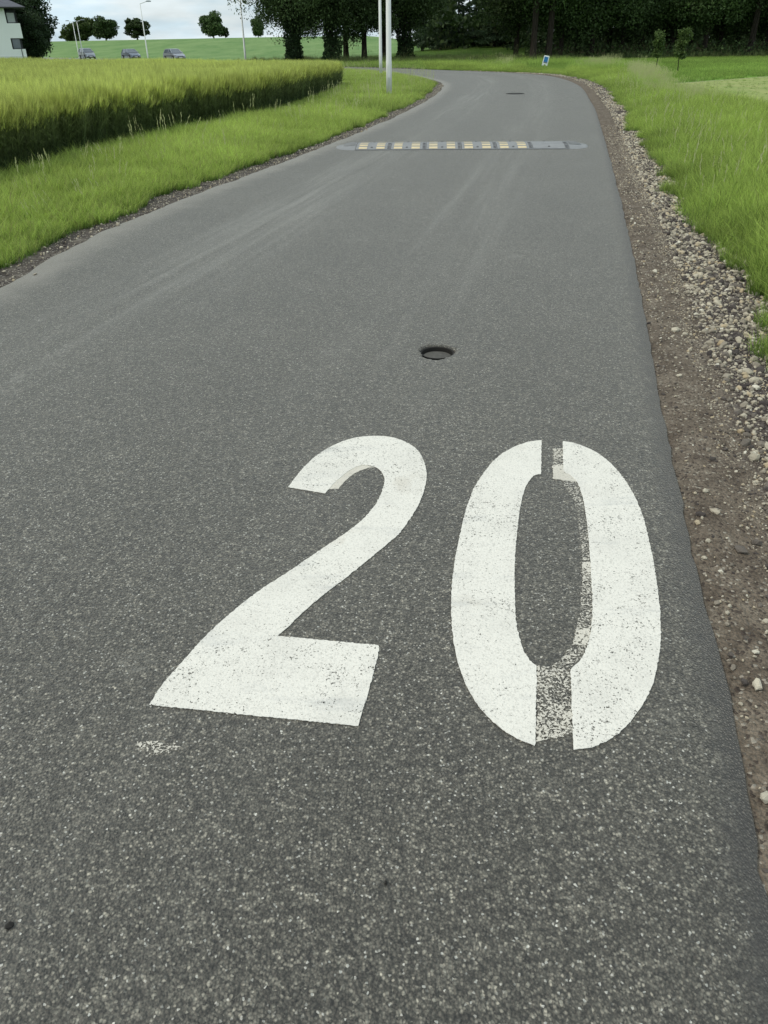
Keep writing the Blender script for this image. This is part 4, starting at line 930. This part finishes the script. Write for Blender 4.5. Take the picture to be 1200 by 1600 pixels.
plant('ivy_clad_tree', T2, at(519, 72), 72, 2.1, 1, 'dark ivy covered tree, second from the left, beside the bend', group=g1)
plant('broadleaf_tree', T3, at(569, 75), 75, 1.2, .92, 'dark tree with a short bare trunk under a low crown, behind the lamp posts', group=g1, zs=.9)
plant('ivy_clad_tree', T2, at(632, 76), 76, 4.4, 1.0, 'dark ivy covered tree just right of the nearest lamp post', group=g1)
plant('broadleaf_tree', T3, at(541, 92), 92, 3.2, 1.1, 'dark tree standing behind the gap right of the two leftmost ivy covered trees', group=g1)
plant('broadleaf_tree', T3, at(466, 83), 83, 3.2, 1.05, 'dark tree hidden in part behind the leftmost ivy covered tree', group=g1)
plant('broadleaf_tree', T3, at(600, 88), 88, 5.0, 1.15, 'dark tree behind the lamp posts, deeper than its neighbours', group=g1)
CF = [conifer(13, 2.7, 15000, 11), conifer(11, 2.4, 13000, 12), conifer(14.5, 3.0, 16000, 13)]
kk = 0; ORD = 'first second third fourth fifth sixth seventh eighth ninth tenth eleventh twelfth thirteenth fourteenth fifteenth sixteenth seventeenth'.split()
for px, Y, s_ in [(660,112,1),(676,118,1.1),(688,108,.9),(703,120,1.15),(715,112,.60),(731,117,.62),(742,109,.55),(757,110,.95),(772,106,1),(790,112,1.1),(805,104,1)]:
    plant('conifer', CF[kk % 3], at(px, Y), Y, kk*1.3, s_, '%s dark conifer from the left in the row behind the pale field strip' % ORD[kk], group='conifers behind the pale field strip'); kk += 1
FT = [broad(14, 4.5, 6.8, 6.2, 48000, .105, 60, 21, r0=.26), broad(15, 4.0, 8.8, 5.8, 48000, .105, 65, 22, r0=.30), broad(13, 4.4, 6.2, 6.0, 48000, .105, 60, 23, r0=.22)]
names = {834: 'dark tree with a thick straight trunk, left of the pair behind the blue panelled board', 858: 'dark tree with a thick straight trunk, right of the pair behind the blue panelled board', 876: 'slender dark tree just right of the pair of thick trunks', 1131: 'dark tree beside the pale gap in the wood on the right'}
for i, (px, Y, s_, v_) in enumerate([(806,78,.95,0),(834,72.5,1,1),(858,73,1,1),(876,76,.9,0),(903,80,1,0),(925,76,1,2),(950,83,1.05,0),(972,78,.9,2),(1000,80,1,0),(1022,84,1.05,2),(1050,79,1,0),(1078,82,1,2),(1100,77,.95,0),(1124,80,1,2),(1150,82,1.05,0),(1172,76,1,1),(1195,79,1,2),(1222,77,1,0),(1250,80,1,2),(1285,78,1,0)]):
    plant('forest_tree', FT[v_], at(px, Y), Y, i*2.1, s_, names.get(px, 'dark tree at the near edge of the wood, left of the pair of thick trunks' if px < 834 else 'dark tree at the edge of the wood, %s right of the slender trunk' % ORD[i-4]), group='trees along the near edge of the wood')
# the mass of the wood behind them
n = 70000; fx = rng.uniform(2, 92, n); fy = 92 + rng.random(n)*26 + .1*fx; fz = (rng.random(n)**1.0)*11
k = (fnoise(fx*.5, fz*.6+fy*.2, .7, 71)*.6 + fnoise(fx, fz+fy, .9, 72)*.4) > (.25 + .25*np.clip((fz-3.5)/4, 0, 1)); k &= ~((fx < 14) & (fz < 2.2) & (fy < 104)) & (fx > 3 + .08*(fy-92))
gap = (np.abs(fx/fy - .0985) < .012) & (fz > 3.2); k &= ~gap & (fx/fy > .055)
wm = leaves_mesh('far_wood', np.c_[fx, fy, fz + .6][k], rng.uniform(.18, .42, k.sum()), LEAF, up=.2); wood = bpy.data.objects.new('far_wood', wm); col.objects.link(wood); tag(wood, 'dark mass of woodland behind the front row of trees', 'wood', kind='stuff')
n = 16000; fy = 74 + rng.random(n)*8; fx = rng.uniform(0, 44, n) + .165*fy; fz = np.abs(rng.normal(0, .55, n))*(.4+1.3*fnoise(fx, fy, .25, 73)); k = (fnoise(fx, fy, .22, 74) > .3)
um = leaves_mesh('undergrowth', np.c_[fx, fy, fz][k], rng.uniform(.05, .14, k.sum()), LEAF); un = bpy.data.objects.new('undergrowth', um); col.objects.link(un); tag(un, 'dark undergrowth below the trees on the right', 'undergrowth', kind='stuff')
# tree by the house and the hill trees
TH = broad(9.5, 3.9, 4.2, 4.6, 30000, .15, 60, 31, mat=IVY, lowc=.2, r0=.25, ivy=0, lobe=.34)
plant('house_tree', TH, at(50, 139), 139, .5, .84, 'dark spreading tree right behind the white house', zs=.95)
plant('house_tree', TH, at(40, 146), 146, 2.5, 1.35, 'taller dark tree rising over the roof of the white house')
TB = broad(7.5, 3.6, 3.3, 3.6, 9000, .30, 34, 33, r0=.2, lowc=.0); TO = broad(7, 4.0, 2.6, 3.0, 9000, .28, 34, 34, mat=LEAFL, r0=.2, lowc=.0); TS = broad(7, 3.9, 3.1, 3.0, 4200, .30, 22, 35, mat=leaf_material('mid_foliage', (.02,.035,.012), (.06,.085,.03)), r0=.2, lobe=.30, lowc=.0)
plant('hill_tree', TO, at(137, 290), 290, 0, 1.5, 'olive green round tree on the hill crest, left of the dark round one', zs=.80)
plant('hill_tree', TB, at(168, 286), 286, 1, 1.12, 'dark round tree on the hill crest between two paler trees', zs=.86)
plant('hill_tree', TS, at(217, 288), 288, 2, 1.42, 'open airy tree on the hill crest behind a lamp post', zs=.72)
plant('hill_tree', TO, at(108, 292), 292, 3, .75, 'small pale tree at the left end of the trees on the crest', zs=.75)
plant('hill_tree', TB, at(336, 286), 286, 4, 1.08, 'lone dark green tree on the crest left of the big trees', zs=.98)
plant('hill_tree', TS, at(354, 287), 287, 5, .5, 'small tree leaning against the lone tree on the crest')
plant('hill_tree', TB, at(405, 290), 290, 6, .72, 'small dark tree on the crest under the hanging branches', zs=1.2)
# saplings
SA = broad(2.6, .36, 1.5, 1.15, 2600, .06, 16, 41, mat=leaf_material('sapling_foliage', (.04,.075,.02), (.14,.20,.055)), r0=.03, lobe=.5)
plant('sapling', SA, at(1029, 48), 48, 0, .82, 'young round topped sapling, left of the two before the wood', cat='sapling')
plant('sapling', SA, at(1065, 43), 43, 2, .84, 'young sapling with a gap above its foot, right of the two before the wood', cat='sapling')

for px, py, sz, lb in ((603, 1380, .011, 'tiny dark pebble lying on the bare asphalt below the two'), (15, 1447, .02, 'small dark chip lying on the asphalt at the lower left edge')):
    x_, y_ = gp(px, py); o = put_stone(x_, y_, sz, .0, None, 'pebble'); o.data = o.data.copy(); o.data.materials.clear(); o.data.materials.append(IRON); tag(o, lb, 'pebble')
print('objects', len(bpy.data.objects))
